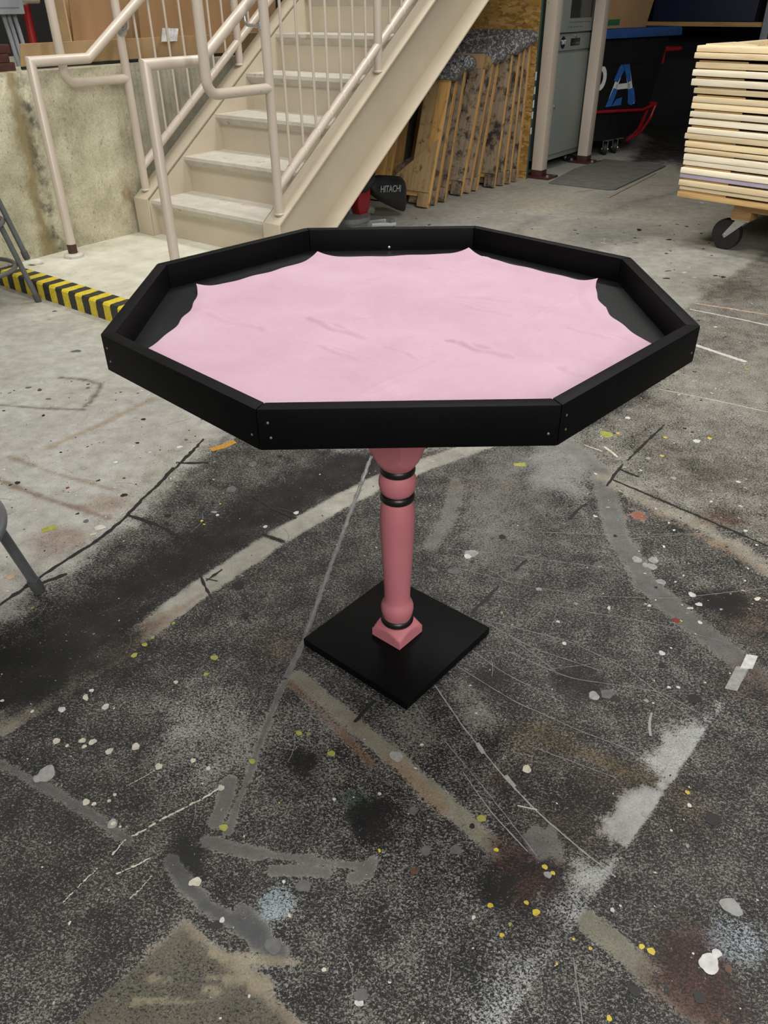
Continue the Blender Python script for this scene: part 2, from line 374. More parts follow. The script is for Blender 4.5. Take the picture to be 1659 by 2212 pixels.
# ---------------------------------------------------------------- mesh helpers
class MB:
    def __init__(s): s.v = []; s.f = []; s.mi = []; s.cur = 0
    def add(s, vs, fs):
        o = len(s.v); s.v += [tuple(map(float, q)) for q in vs]
        s.f += [tuple(i + o for i in f) for f in fs]; s.mi += [s.cur] * len(fs); return s
    def box(s, x0, y0, z0, x1, y1, z1):
        v = [(x, y, z) for z in (z0, z1) for x, y in ((x0, y0), (x1, y0), (x1, y1), (x0, y1))]
        return s.add(v, [(3, 2, 1, 0), (4, 5, 6, 7), (0, 1, 5, 4), (1, 2, 6, 5), (2, 3, 7, 6), (3, 0, 4, 7)])
    def prism(s, poly, axis, a0, a1):
        # poly is a list of 2D points; axis 0: (y,z), 1: (x,z), 2: (x,y)
        def P(p, t):
            return {0: (t, p[0], p[1]), 1: (p[0], t, p[1]), 2: (p[0], p[1], t)}[axis]
        n = len(poly)
        v = [P(p, a0) for p in poly] + [P(p, a1) for p in poly]
        fs = [tuple(range(n)), tuple(range(2 * n - 1, n - 1, -1))]
        fs += [(i, i + n, (i + 1) % n + n, (i + 1) % n) for i in range(n)]
        return s.add(v, fs)
    def tube(s, pts, r, n=14, caps=True):
        pts = [Vector(p) for p in pts]; k = len(pts)
        rs = r if isinstance(r, (list, tuple)) else [r] * k
        d = [(pts[i + 1] - pts[i]).normalized() for i in range(k - 1)]
        ref = Vector((0, 0, 1)) if abs(d[0].z) < 0.9 else Vector((1, 0, 0))
        n1 = d[0].cross(ref).normalized(); n2 = d[0].cross(n1)
        vs = []
        for i in range(k):
            din = d[max(i - 1, 0)]; dout = d[min(i, k - 2)]
            t = (din + dout).normalized()
            for j in range(n):
                an = 2 * PI * j / n
                off = (n1 * math.cos(an) + n2 * math.sin(an)) * rs[i]
                off = off - din * (off.dot(t) / din.dot(t))
                vs.append(pts[i] + off)
            q = din.rotation_difference(dout); n1 = q @ n1; n2 = q @ n2
        fs = []
        for i in range(k - 1):
            for j in range(n):
                a = i * n + j; b = i * n + (j + 1) % n
                fs.append((a, b, b + n, a + n))
        if caps: fs += [tuple(range(n - 1, -1, -1)), tuple(range((k - 1) * n, k * n))]
        return s.add(vs, fs)
    def ring(s, c, R, r, n=40, m=10, axis='Z'):
        vs = []; fs = []
        for i in range(n):
            a = 2 * PI * i / n
            for j in range(m):
                b = 2 * PI * j / m
                q = ((R + r * math.cos(b)) * math.cos(a), (R + r * math.cos(b)) * math.sin(a), r * math.sin(b))
                if axis == 'X': q = (q[2], q[0], q[1])
                if axis == 'Y': q = (q[0], q[2], q[1])
                vs.append((c[0] + q[0], c[1] + q[1], c[2] + q[2]))
        for i in range(n):
            for j in range(m):
                fs.append((i * m + j, ((i + 1) % n) * m + j, ((i + 1) % n) * m + (j + 1) % m, i * m + (j + 1) % m))
        return s.add(vs, fs)
    def lathe(s, prof, n=40, c=(0, 0, 0), axis='Z'):
        vs = []; fs = []; k = len(prof)
        for r, z in prof:
            for i in range(n):
                a = 2 * PI * i / n
                q = (r * math.cos(a), r * math.sin(a), z)
                if axis == 'X': q = (q[2], q[0], q[1])
                if axis == 'Y': q = (q[1], q[2], q[0])
                vs.append((c[0] + q[0], c[1] + q[1], c[2] + q[2]))
        for j in range(k - 1):
            for i in range(n):
                fs.append((j * n + i, j * n + (i + 1) % n, (j + 1) * n + (i + 1) % n, (j + 1) * n + i))
        fs += [tuple(range(n - 1, -1, -1)), tuple(range((k - 1) * n, k * n))]
        return s.add(vs, fs)
    def xf(s, M4):
        s.v = [tuple(M4 @ Vector(q)) for q in s.v]; return s
    def build(s, name, mat_, parent=None, bev=0.0, smooth=True, ang=35):
        me = bpy.data.meshes.new(name); me.from_pydata(s.v, [], s.f)
        mats = mat_ if isinstance(mat_, list) else [mat_]
        for q in mats: me.materials.append(q)
        if len(mats) > 1: me.polygons.foreach_set('material_index', s.mi)
        bm = bmesh.new(); bm.from_mesh(me)
        bmesh.ops.recalc_face_normals(bm, faces=bm.faces)
        if bev:
            ed = [e for e in bm.edges if len(e.link_faces) == 2 and e.calc_face_angle(0) > 0.5]
            bmesh.ops.bevel(bm, geom=ed, offset=bev, segments=2, profile=0.6, affect='EDGES', clamp_overlap=True)
        bm.to_mesh(me); bm.free()
        if smooth:
            me.polygons.foreach_set('use_smooth', [True] * len(me.polygons))
            me.set_sharp_from_angle(angle=math.radians(ang))
        o = bpy.data.objects.new(name, me); col.objects.link(o)
        if parent: o.parent = parent
        return o

def tag(o, label=None, cat=None, group=None, kind=None):
    if label: o['label'] = label
    if cat: o['category'] = cat
    if group: o['group'] = group
    if kind: o['kind'] = kind
    return o

def thing(name, label, cat, loc, rz=0.0, group=None):
    o = bpy.data.objects.new(name, None); col.objects.link(o)
    o.location = loc; o.rotation_euler = (0, 0, rz); o.empty_display_size = 0.1
    return tag(o, label, cat, group)

def fillet(pts, rad, n=6):
    out = [Vector(pts[0])]
    for i in range(1, len(pts) - 1):
        p = Vector(pts[i]); a = (Vector(pts[i - 1]) - p); b = (Vector(pts[i + 1]) - p)
        a.normalize(); b.normalize()
        th = a.angle(b); t = rad / math.tan(th / 2)
        p0 = p + a * t; p1 = p + b * t
        c = p + (a + b).normalized() * (rad / math.sin(th / 2))
        v0 = p0 - c; v1 = p1 - c
        for k in range(n + 1):
            out.append(c + v0.normalized().slerp(v1.normalized(), k / n) * rad)
    out.append(Vector(pts[-1])); return out

def text_mesh(txt, size, name, mat_, parent, M4, ext=0.0008, off=0.0):
    cu = bpy.data.curves.new(name, 'FONT'); cu.body = txt; cu.size = size; cu.extrude = ext; cu.offset = off
    cu.align_x = 'CENTER'; cu.align_y = 'CENTER'
    to = bpy.data.objects.new(name + '_src', cu); col.objects.link(to)
    dg = bpy.context.evaluated_depsgraph_get(); dg.update()
    me = bpy.data.meshes.new_from_object(to.evaluated_get(dg))
    bpy.data.objects.remove(to); bpy.data.curves.remove(cu)
    me.transform(M4); me.name = name
    me.materials.clear(); me.materials.append(mat_)
    o = bpy.data.objects.new(name, me); col.objects.link(o)
    if parent: o.parent = parent
    return o

def place(o, a, b, z=0.0, rz=0.0):
    o.location = W(a, b, z); o.rotation_euler = (0, 0, RZ + rz); return o

# ================================================================ THE SETTING
# ---------------------------------------------------------------- floor
def fl(px, py):
    d = RT * ((px - IW / 2) / F) - UP * ((py - IH / 2) / F) + fw
    t = -CAMZ / d[2]
    return np.array([d[0] * t, d[1] * t])

_rng = np.random.RandomState(3)
_tab = _rng.rand(256, 256)
def vn(x, y, s, seed=0):
    x = x * s + seed * 17.3; y = y * s + seed * 9.1
    xi = np.floor(x).astype(int); yi = np.floor(y).astype(int); fx = x - xi; fy = y - yi
    fx = fx * fx * (3 - 2 * fx); fy = fy * fy * (3 - 2 * fy)
    g = lambda i, j: _tab[i & 255, j & 255]
    return (g(xi, yi) * (1 - fx) + g(xi + 1, yi) * fx) * (1 - fy) + (g(xi, yi + 1) * (1 - fx) + g(xi + 1, yi + 1) * fx) * fy
def fbm(x, y, s, seed=0):
    return (vn(x, y, s, seed) * 0.5 + vn(x, y, s * 2.1, seed + 1) * 0.3 + vn(x, y, s * 4.3, seed + 2) * 0.2)

def axis(parts):
    out = [parts[0][0]]
    for a, b, st in parts:
        k = max(1, int(round((b - a) / st))); out += list(np.linspace(a, b, k + 1)[1:])
    return np.array(out)
gx = axis([(-9, -3, 0.3), (-3, -1.3, 0.02), (-1.3, 1.2, 0.0045), (1.2, 3.2, 0.02), (3.2, 10, 0.3)])
gy = axis([(-4, 0.25, 0.2), (0.25, 1.75, 0.0045), (1.75, 3.2, 0.009), (3.2, 7.5, 0.03), (7.5, 12, 0.3)])
X, Y = np.meshgrid(gx, gy); X = X.ravel(); Y = Y.ravel()
nV = X.size
RGB = np.zeros((nV, 3)); DEN = np.zeros(nV)
RGB[:] = (0.182, 0.179, 0.170); DEN[:] = 0.63
jit = (fbm(X, Y, 18, 5) - 0.5) * 0.75 + (fbm(X, Y, 70, 8) - 0.5) * 0.6
jit2 = (fbm(X, Y, 5, 9) - 0.5)

def seg_dist(P, clos=False):
    d = np.full(nV, 1e9)
    n = len(P)
    for i in range(n if clos else n - 1):
        a = P[i]; b = P[(i + 1) % n]; ab = b - a; L2 = ab @ ab + 1e-12
        t = np.clip(((X - a[0]) * ab[0] + (Y - a[1]) * ab[1]) / L2, 0, 1)
        d = np.minimum(d, np.hypot(X - a[0] - t * ab[0], Y - a[1] - t * ab[1]))
    return d
def inside(P):
    r = np.zeros(nV, bool); n = len(P)
    for i in range(n):
        a = P[i]; b = P[(i + 1) % n]
        c = ((a[1] > Y) != (b[1] > Y))
        with np.errstate(divide='ignore', invalid='ignore'):
            xs = (b[0] - a[0]) * (Y - a[1]) / (b[1] - a[1] + 1e-12) + a[0]
        r ^= c & (X < xs)
    return r
def blend(k, rgb, den):
    global RGB, DEN
    k = np.clip(k, 0, 1)
    if rgb is not None: RGB = RGB * (1 - k[:, None]) + np.array(rgb) * k[:, None]
    if den is not None: DEN = DEN * (1 - k) + den * k
def band(pts, wid, rgb, den, alpha=1.0, soft=0.01, rag=0.02, world=False):
    P = [np.array(q, float) if world else fl(*q) for q in pts]
    d = seg_dist(P) + jit * rag
    blend(alpha * np.clip((wid / 2 - d) / soft + 0.5, 0, 1), rgb, den)
def poly(pts, rgb, den, alpha=1.0, soft=0.02, rag=0.03, world=False):
    P = [np.array(q, float) if world else fl(*q) for q in pts]
    d = seg_dist(P, True); d = np.where(inside(P), d, -d) + jit * rag
    blend(alpha * np.clip(d / soft + 0.5, 0, 1), rgb, den)
def blob(px, py, r, rgb, den, alpha=0.8, soft=None, rag=0.06):
    c = fl(px, py); d = np.hypot(X - c[0], Y - c[1]) + jit * rag
    soft = soft or r
    blend(alpha * np.clip((r - d) / soft + 0.5, 0, 1), rgb, den)

# the paler, cleaner concrete in the left half and towards the stairs
poly([(-1500, 1900), (0, 1335), (140, 1225), (275, 1125), (440, 970), (560, 900), (760, 980), (960, 960), (1050, 800), (1130, 560), (1280, 440), (1400, 300), (1300, 230), (300, 230), (-2500, 400)],
     (0.315, 0.313, 0.302), 0.22, 1, 0.10, 0.10)
poly([(-2600, 900), (-300, 620), (300, 640), (420, 760), (250, 860), (-1500, 1150)], (0.345, 0.345, 0.325), 0.07, 0.8, 0.25, 0.2)
# far aisle, mottled grey brown
poly([(880, 520), (900, 440), (1120, 390), (1180, 395), (1440, 350), (1800, 500), (2600, 700), (1600, 720), (1300, 600)], (0.31, 0.302, 0.268), 0.22, 0.9, 0.3, 0.3)
poly([(1180, 640), (1300, 560), (1659, 520), (1480, 668), (1380, 700)], (0.335, 0.335, 0.322), 0.14, 0.8, 0.12, 0.15)
poly([(1480, 668), (1700, 510), (2900, 640), (2600, 1150), (1700, 1190), (1310, 1030), (1225, 945), (1400, 860)], (0.225, 0.218, 0.20), 0.50, 0.92, 0.03, 0.05)
poly([(1420, 800), (1650, 760), (1900, 900), (1500, 900)], (0.26, 0.25, 0.23), 0.40, 0.6, 0.12, 0.15)
poly([(1330, 930), (1500, 980), (1700, 1060), (1500, 1050)], (0.15, 0.135, 0.115), 0.60, 0.6, 0.12, 0.15)
blob(1320, 510, 0.30, (0.12, 0.125, 0.13), 0.4, 0.55)
blob(1180, 440, 0.25, (0.33, 0.30, 0.23), 0.15, 0.5)
blob(1560, 620, 0.2, (0.12, 0.10, 0.085), 0.6, 0.6)
blob(1000, 470, 0.35, (0.27, 0.27, 0.26), 0.1, 0.5)
blob(1250, 620, 0.25, (0.30, 0.285, 0.24), 0.3, 0.5)
band([(1080, 510), (1120, 488), (1165, 470)], 0.10, (0.15, 0.152, 0.158), 0.25, 0.6, 0.10, 0.12)
band([(1000, 530), (1130, 470), (1260, 420)], 0.10, (0.36, 0.345, 0.30), 0.12, 0.5, 0.12, 0.2)
band([(1300, 460), (1400, 430), (1480, 410)], 0.08, (0.14, 0.14, 0.13), 0.4, 0.5, 0.1, 0.2)
band([(1210, 600), (1330, 540), (1500, 500)], 0.12, (0.36, 0.355, 0.33), 0.15, 0.5, 0.12, 0.2)
band([(1560, 560), (1450, 610), (1480, 660)], 0.15, (0.20, 0.195, 0.18), 0.4, 0.5, 0.12, 0.2)
# beige sand tone beside the curb
band([(60, 660), (250, 710), (420, 800)], 0.16, (0.45, 0.43, 0.33), 0.05, 0.35, 0.12, 0.2)
# darker gritty patch left of the black seam
band([(0, 1270), (200, 1140), (400, 960)], 0.10, (0.24, 0.225, 0.20), 0.36, 0.55, 0.10, 0.1)
# airbrushed black along the pale masked stripe
band([(-250, 1620), (0, 1450), (250, 1300), (520, 1130), (760, 1005)], 0.14, (0.06, 0.062, 0.066), 0.80, 1, 0.11, 0.06)
band([(560, 1085), (700, 1040), (830, 985)], 0.10, (0.06, 0.062, 0.066), 0.78, 0.9, 0.08, 0.06)
# below the stripe
band([(0, 1680), (250, 1470), (560, 1260), (760, 1130)], 0.10, (0.20, 0.195, 0.18), 0.66, 0.7, 0.1, 0.06)
# pale masked stripe
band([(-60, 1600), (180, 1455), (400, 1300)], 0.060, (0.20, 0.185, 0.155), 0.26, 1.0, 0.012, 0.03)
band([(380, 1310), (600, 1160), (745, 1078), (830, 1035), (1000, 975), (1080, 945)], 0.062, (0.27, 0.265, 0.24), 0.14, 1, 0.012, 0.012)
band([(150, 1490), (330, 1350), (430, 1290)], 0.02, (0.16, 0.09, 0.06), 0.3, 0.5, 0.02, 0.04)
band([(570, 1155), (610, 1170)], 0.012, (0.03, 0.03, 0.03), 0.9, 0.9, 0.006, 0.01)
# grey smooth wash right of the column and its curved edge
poly([(960, 980), (1240, 950), (1300, 1000), (1330, 1150), (1400, 1260), (1500, 1345), (1659, 1480), (1500, 1560), (1200, 1500), (1000, 1380), (960, 1200)], (0.17, 0.168, 0.162), 0.58, 0.5, 0.06, 0.05)
band([(1120, 990), (1060, 1080), (1050, 1190)], 0.09, (0.115, 0.117, 0.119), 0.32, 0.55, 0.07, 0.05)
band([(1180, 1000), (1140, 1120), (1100, 1240)], 0.08, (0.11, 0.113, 0.113), 0.38, 0.4, 0.07, 0.05)
band([(1235, 965), (1300, 1020), (1330, 1150), (1400, 1265), (1490, 1340), (1600, 1430), (1720, 1530)], 0.052, (0.085, 0.087, 0.088), 0.16, 0.85, 0.02, 0.02)
poly([(1160, 960), (1230, 950), (1290, 990), (1250, 1080), (1150, 1040)], (0.20, 0.20, 0.20), 0.2, 0.5, 0.05, 0.05)
band([(985, 1040), (970, 1120), (930, 1180)], 0.035, (0.105, 0.105, 0.102), 0.25, 0.8, 0.02, 0.02)
band([(820, 1000), (900, 1200)], 0.03, (0.07, 0.07, 0.07), 0.7, 0.4, 0.05, 0.02)
# beige and rust lane at the right edge
band([(1310, 1030), (1400, 1085), (1520, 1140), (1760, 1290)], 0.055, (0.23, 0.215, 0.18), 0.30, 0.8, 0.03, 0.06)
band([(1400, 1100), (1500, 1150), (1640, 1230)], 0.022, (0.18, 0.105, 0.055), 0.40, 0.55, 0.03, 0.05)
blob(1378, 1112, 0.02, (0.22, 0.055, 0.025), 0.15, 0.8, 0.015)
blob(1560, 1120, 0.05, (0.13, 0.06, 0.035), 0.55, 0.7)
blob(1630, 1330, 0.09, (0.11, 0.065, 0.045), 0.62, 0.7)
blob(1620, 1480, 0.06, (0.10, 0.06, 0.045), 0.68, 0.6)
blob(1570, 1300, 0.04, (0.02, 0.02, 0.02), 0.9, 0.8)
# second pale lane, lower centre
band([(640, 1462), (760, 1560), (870, 1650), (990, 1760), (1105, 1865)], 0.030, (0.165, 0.155, 0.125), 0.20, 0.95, 0.008, 0.014)
band([(625, 1475), (735, 1580), (800, 1650)], 0.012, (0.13, 0.055, 0.03), 0.35, 0.8, 0.008, 0.012)
band([(850, 1640), (950, 1745)], 0.02, (0.20, 0.11, 0.05), 0.35, 0.45, 0.02, 0.02)
band([(1265, 1985), (1400, 2100), (1520, 2190), (1700, 2340)], 0.036, (0.155, 0.15, 0.12), 0.20, 0.95, 0.008, 0.014)
# dark maroon and black burns
blob(1140, 1890, 0.062, (0.060, 0.022, 0.018), 0.62, 0.95, 0.05)
blob(1180, 1960, 0.03, (0.06, 0.025, 0.02), 0.60, 0.8, 0.04)
blob(1500, 2090, 0.060, (0.075, 0.032, 0.026), 0.58, 0.95, 0.05)
blob(1570, 2170, 0.045, (0.075, 0.032, 0.026), 0.58, 0.8, 0.04)
blob(1100, 1690, 0.03, (0.085, 0.04, 0.03), 0.62, 0.8)
blob(1330, 1700, 0.06, (0.12, 0.085, 0.055), 0.62, 0.7)
blob(1240, 1780, 0.06, (0.11, 0.075, 0.05), 0.66, 0.7)
blob(1480, 1750, 0.05, (0.15, 0.10, 0.05), 0.6, 0.6)
blob(1180, 1600, 0.07, (0.15, 0.11, 0.06), 0.6, 0.5)
band([(1140, 1570), (1300, 1640), (1400, 1690)], 0.03, (0.12, 0.09, 0.045), 0.55, 0.8, 0.02, 0.03)
blob(1070, 1920, 0.02, (0.03, 0.03, 0.03), 0.9, 0.8)
blob(640, 1560, 0.06, (0.28, 0.28, 0.275), 0.5, 0.5)
blob(480, 1600, 0.10, (0.30, 0.297, 0.285), 0.50, 0.7, 0.10)
blob(430, 1540, 0.07, (0.33, 0.325, 0.315), 0.47, 0.5, 0.08)
blob(200, 1400, 0.10, (0.02, 0.022, 0.022), 0.85, 0.7)
blob(80, 1470, 0.08, (0.02, 0.022, 0.022), 0.9, 0.8)
blob(600, 1400, 0.05, (0.12, 0.075, 0.05), 0.55, 0.6)
blob(60, 1800, 0.16, (0.17, 0.16, 0.14), 0.70, 0.6, 0.15)
blob(250, 1950, 0.14, (0.20, 0.185, 0.16), 0.66, 0.5, 0.15)
blob(1250, 1480, 0.05, (0.03, 0.03, 0.03), 0.78, 0.7)
blob(1000, 1500, 0.035, (0.15, 0.15, 0.145), 0.35, 0.5)
blob(890, 1570, 0.05, (0.13, 0.13, 0.125), 0.4, 0.5)
blob(1030, 1545, 0.03, (0.16, 0.16, 0.16), 0.3, 0.5)
blob(1180, 1830, 0.025, (0.12, 0.125, 0.13), 0.15, 0.7, 0.012)
blob(650, 1640, 0.02, (0.02, 0.02, 0.02), 0.9, 0.6)
blob(770, 1735, 0.022, (0.02, 0.045, 0.033), 0.4, 0.85, 0.012)
blob(800, 1770, 0.03, (0.015, 0.016, 0.016), 0.9, 0.7)
blob(1060, 1470, 0.03, (0.02, 0.02, 0.02), 0.85, 0.6)
blob(400, 1840, 0.03, (0.02, 0.02, 0.02), 0.88, 0.8)
# blue grey brushed lane lower left
band([(0, 1650), (120, 1712), (200, 1760), (275, 1815)], 0.015, (0.065, 0.067, 0.073), 0.14, 0.8, 0.008, 0.01)
band([(370, 1860), (400, 1910), (450, 1960), (540, 2010), (600, 2060)], 0.025, (0.066, 0.068, 0.075), 0.06, 0.95, 0.008, 0.012)
band([(520, 1975), (560, 2010)], 0.030, (0.066, 0.068, 0.075), 0.10, 0.8, 0.01, 0.015)
for p_, w_ in (([(612, 1475), (575, 1570), (545, 1650), (520, 1720), (492, 1795)], 0.011), ([(498, 1690), (482, 1740), (462, 1778)], 0.026), ([(445, 1818), (520, 1838), (560, 1845)], 0.020), ([(520, 1838), (620, 1850), (720, 1866), (805, 1872)], 0.012), ([(590, 1882), (650, 1878), (705, 1885)], 0.018), ([(760, 1895), (790, 1888), (806, 1862)], 0.016)):
    band(p_, w_, (0.098, 0.098, 0.096), 0.06, 0.9, 0.004, 0.012)
# pale blue scrub and frosted patches
blob(597, 1950, 0.026, (0.24, 0.29, 0.33), 0.45, 0.9, 0.012, 0.02)
blob(1600, 2035, 0.03, (0.32, 0.38, 0.46), 0.5, 0.7, 0.03)
# white overspray with a crisp right-hand edge
_e0, _e1 = fl(1548, 1545), fl(1095, 2215)
_ed = (_e1 - _e0) / np.linalg.norm(_e1 - _e0); _side = (X - _e0[0]) * _ed[1] - (Y - _e0[1]) * _ed[0]
_side = _side if ((fl(1200, 1700) - _e0) @ np.array([_ed[1], -_ed[0]])) > 0 else -_side
def over(pts, al, den, s=0.012):
    # ragged on the left, cut clean along the masked edge at the right
    P = [fl(*q) for q in pts]
    d = seg_dist(P, True); d = np.where(inside(P), d, -d) + jit * 0.05
    k = np.clip(d / s + 0.5, 0, 1) * np.clip((_side + jit * 0.006) / 0.005 + 0.5, 0, 1)
    blend(al * k, (0.315, 0.325, 0.335), den)
over([(1385, 1640), (1440, 1580), (1560, 1530), (1600, 1560), (1500, 1720)], 0.95, 0.30, 0.03)
over([(1300, 1795), (1352, 1722), (1450, 1680), (1540, 1700), (1390, 1850)], 1, 0.16, 0.02)
over([(1222, 1860), (1345, 1868), (1400, 1900), (1330, 1940), (1250, 1920)], 0.9, 0.34, 0.03)
over([(1180, 1950), (1320, 1930), (1300, 2010), (1190, 2015)], 0.7, 0.50, 0.04)
over([(1110, 2075), (1230, 2045), (1250, 2100), (1150, 2260), (1020, 2260), (1010, 2170)], 0.75, 0.50, 0.05)

# clear gritty triangle of bare board masking in the foreground
tri = [(400, 1993), (150, 2215), (-150, 2480), (900, 2480), (645, 2215)]
poly(tri, (0.092, 0.085, 0.067), 0.42, 1, 0.005, 0.003)
band([(400, 1998), (470, 2055), (560, 2130), (650, 2225), (800, 2380)], 0.016, (0.19, 0.165, 0.125), 0.18, 0.8, 0.006, 0.022)
band([(400, 1998), (330, 2050)], 0.012, (0.20, 0.175, 0.135), 0.14, 0.6, 0.012, 0.02)
for (p, q) in [((420, 2060), (640, 2080)), ((330, 2110), (470, 2140)), ((300, 2160), (420, 2165)), ((450, 2110), (600, 2130))]:
    band([p, q], 0.005, (0.24, 0.21, 0.15), 0.1, 0.6, 0.005, 0.03)
# brown brushed marks on the pale concrete
band([(20, 987), (110, 1020), (260, 1062)], 0.014, (0.17, 0.12, 0.085), 0.2, 0.7, 0.012, 0.02)
band([(-40, 1020), (80, 1070), (235, 1120)], 0.016, (0.15, 0.105, 0.075), 0.25, 0.8, 0.012, 0.02)
band([(110, 965), (200, 925), (330, 862)], 0.026, (0.23, 0.175, 0.11), 0.15, 0.6, 0.015, 0.02)
band([(0, 875), (90, 882), (180, 885)], 0.012, (0.10, 0.075, 0.055), 0.3, 0.85, 0.01, 0.014)
band([(130, 815), (180, 820), (220, 830), (205, 855), (188, 875)], 0.022, (0.08, 0.06, 0.045), 0.4, 0.8, 0.016, 0.03)
band([(95, 860), (190, 838)], 0.03, (0.31, 0.27, 0.18), 0.05, 0.5, 0.03, 0.04)
blob(130, 1165, 0.06, (0.19, 0.13, 0.10), 0.35, 0.6)
blob(230, 1090, 0.05, (0.20, 0.14, 0.10), 0.35, 0.5)

NX, NY = len(gx), len(gy)
ii, jj = np.meshgrid(np.arange(NX - 1), np.arange(NY - 1)); k0 = (jj * NX + ii).ravel()
faces = np.stack([k0, k0 + 1, k0 + NX + 1, k0 + NX], 1)
# paint marks with their own edges: ribbons, drips and splats, part of the same floor mesh
mv = []; mf = []; mm = []
fmats = list(FP.keys())
def face_add(vs, matn):
    o = len(mv); mv.extend(vs); mf.append(tuple(range(o, o + len(vs)))); mm.append(fmats.index(matn) + 1)
_lay = [0]
def zlay():
    _lay[0] += 1; return 0.0004 + (_lay[0] % 40) * 0.000012
def ribbon(pts, wid, matn, rag=0.25, px=True, taper=True, step=0.012):
    P = [fl(*q) if px else np.array(q) for q in pts]
    # resample
    Q = [P[0]]
    for a, b in zip(P[:-1], P[1:]):
        k = max(1, int(np.linalg.norm(b - a) / step))
        for i in range(1, k + 1): Q.append(a + (b - a) * i / k)
    # smooth the polyline
    for _ in range(3):
        Q = [Q[0]] + [(Q[i - 1] + 2 * Q[i] + Q[i + 1]) / 4 for i in range(1, len(Q) - 1)] + [Q[-1]]
    z = zlay(); n = len(Q); L = []; R = []
    for i in range(n):
        t = Q[min(i + 1, n - 1)] - Q[max(i - 1, 0)]; t = t / (np.linalg.norm(t) + 1e-9); nn = np.array([-t[1], t[0]])
        ww = wid / 2
        if taper: ww *= 0.35 + 0.65 * math.sin(PI * (i + 0.5) / n) ** 0.4
        a = ww * (1 + rag * random.uniform(-1, 1)); b = ww * (1 + rag * random.uniform(-1, 1))
        L.append(Q[i] + nn * a); R.append(Q[i] - nn * b)
    for i in range(n - 1):
        face_add([(L[i][0], L[i][1], z), (R[i][0], R[i][1], z), (R[i + 1][0], R[i + 1][1], z), (L[i + 1][0], L[i + 1][1], z)], matn)
def splat(c, r, matn, rag=0.18, asp=1.0, rot=0.0, n=None):
    n = n or (22 if r > 0.003 else 10); z = zlay(); vs = []
    ph = random.random() * 6
    for i in range(n):
        a = 2 * PI * i / n
        rr = r * (1 + rag * (math.sin(2 * a + ph) * 0.55 + math.sin(3 * a + ph * 2) * 0.4 + math.sin(5 * a + ph * 3) * 0.25 + random.uniform(-0.2, 0.2)))
        x, y = rr * math.cos(a) * asp, rr * math.sin(a)
        vs.append((c[0] + x * math.cos(rot) - y * math.sin(rot), c[1] + x * math.sin(rot) + y * math.cos(rot), z))
    face_add(vs, matn)
def sp(px, py, rpx, matn, rag=0.18):
    c = fl(px, py); k = np.linalg.norm(fl(px + rpx, py) - c); splat(c, k, matn, rag)
def wpx(px, py, wp): return float(np.linalg.norm(fl(px + wp, py) - fl(px, py)))

# thin pale lines fanning out right of the foot
fan = [[(960, 1139), (1130, 1148), (1330, 1156), (1530, 1152), (1700, 1138)],
       [(965, 1185), (1110, 1200), (1330, 1230)],
       [(980, 1225), (1140, 1267), (1280, 1288), (1455, 1293), (1659, 1270), (1800, 1250)],
       [(1065, 1285), (1230, 1315), (1405, 1345), (1560, 1385)],
       [(1050, 1340), (1230, 1385), (1355, 1445), (1440, 1510), (1528, 1576)],
       [(1020, 1405), (1090, 1455), (1210, 1515)],
       [(985, 1438), (1110, 1515), (1255, 1580), (1400, 1634)],
       [(1110, 1380), (1200, 1450)],
       [(1090, 1405), (1230, 1465), (1430, 1495), (1535, 1555)],
       [(1140, 1610), (1330, 1680)],
       [(960, 1600), (1060, 1720), (1160, 1850)],
       [(895, 1520), (925, 1565)],
       [(1050, 1345), (1150, 1400), (1300, 1450)],
       [(1330, 1170), (1400, 1160), (1659, 1145)]]
for f_ in fan: ribbon(f_, 0.0016, 'scratch', 0.5, taper=False)
ribbon([(940, 1481), (1000, 1570), (1090, 1680), (1160, 1755), (1260, 1840), (1330, 1895)], 0.0026, 'lgrey', 0.5, taper=False)
ribbon([(1030, 1605), (1045, 1628)], 0.009, 'lgrey', 0.3)
ribbon([(1092, 1675), (1112, 1700)], 0.009, 'lgrey', 0.3)
ribbon([(1000, 1668), (1060, 1755), (1140, 1840)], 0.002, 'lgrey', 0.4)
ribbon([(1238, 2068), (1250, 2150), (1258, 2212)], 0.0018, 'scratch', 0.4)
# clear tape strip running past the foot
ribbon([(803, 985), (778, 1050), (736, 1165), (690, 1290), (650, 1400), (618, 1465)], 0.011, 'tape', 0.35, taper=False)
ribbon([(800, 990), (783, 1040)], 0.004, 'lgrey', 0.4)
ribbon([(778, 1050), (736, 1165), (655, 1385)], 0.0025, 'scratch', 0.8, taper=False)
# black seam of the masked squares
for s_ in [[(-30, 1328), (70, 1258), (150, 1205)], [(135, 1215), (215, 1165), (280, 1110)], [(270, 1118), (310, 1075), (345, 1045)], [(335, 1055), (375, 1010)], [(368, 1022), (400, 990), (425, 965), (440, 948)],
           [(275, 1112), (330, 1130), (400, 1165)], [(380, 1000), (450, 1000)],
           [(1310, 1050), (1345, 1003)], [(1355, 995), (1435, 918)], [(1228, 1122), (1262, 1090)], [(1110, 1233), (1138, 1210)], [(1018, 1325), (1050, 1295), (1078, 1266)], [(765, 1560), (810, 1512)],
           [(90, 1260), (145, 1240)], [(546, 1072), (600, 1105), (640, 1120)], [(1320, 1035), (1450, 1090), (1659, 1180)], [(1340, 1015), (1380, 1030)]]:
    ribbon(s_, 0.0105 if s_[0][0] < 460 else 0.008, 'black', 0.55)
for s_ in [[(480, 1230), (445, 1255)], [(430, 1240), (455, 1290)], [(445, 1250), (470, 1256)]]:
    ribbon(s_, 0.006, 'black', 0.6)
ribbon([(1335, 2010), (1390, 2050), (1450, 2085)], 0.003, 'black', 0.5)
ribbon([(1620, 1880), (1640, 1930), (1700, 1970)], 0.003, 'black', 0.5)
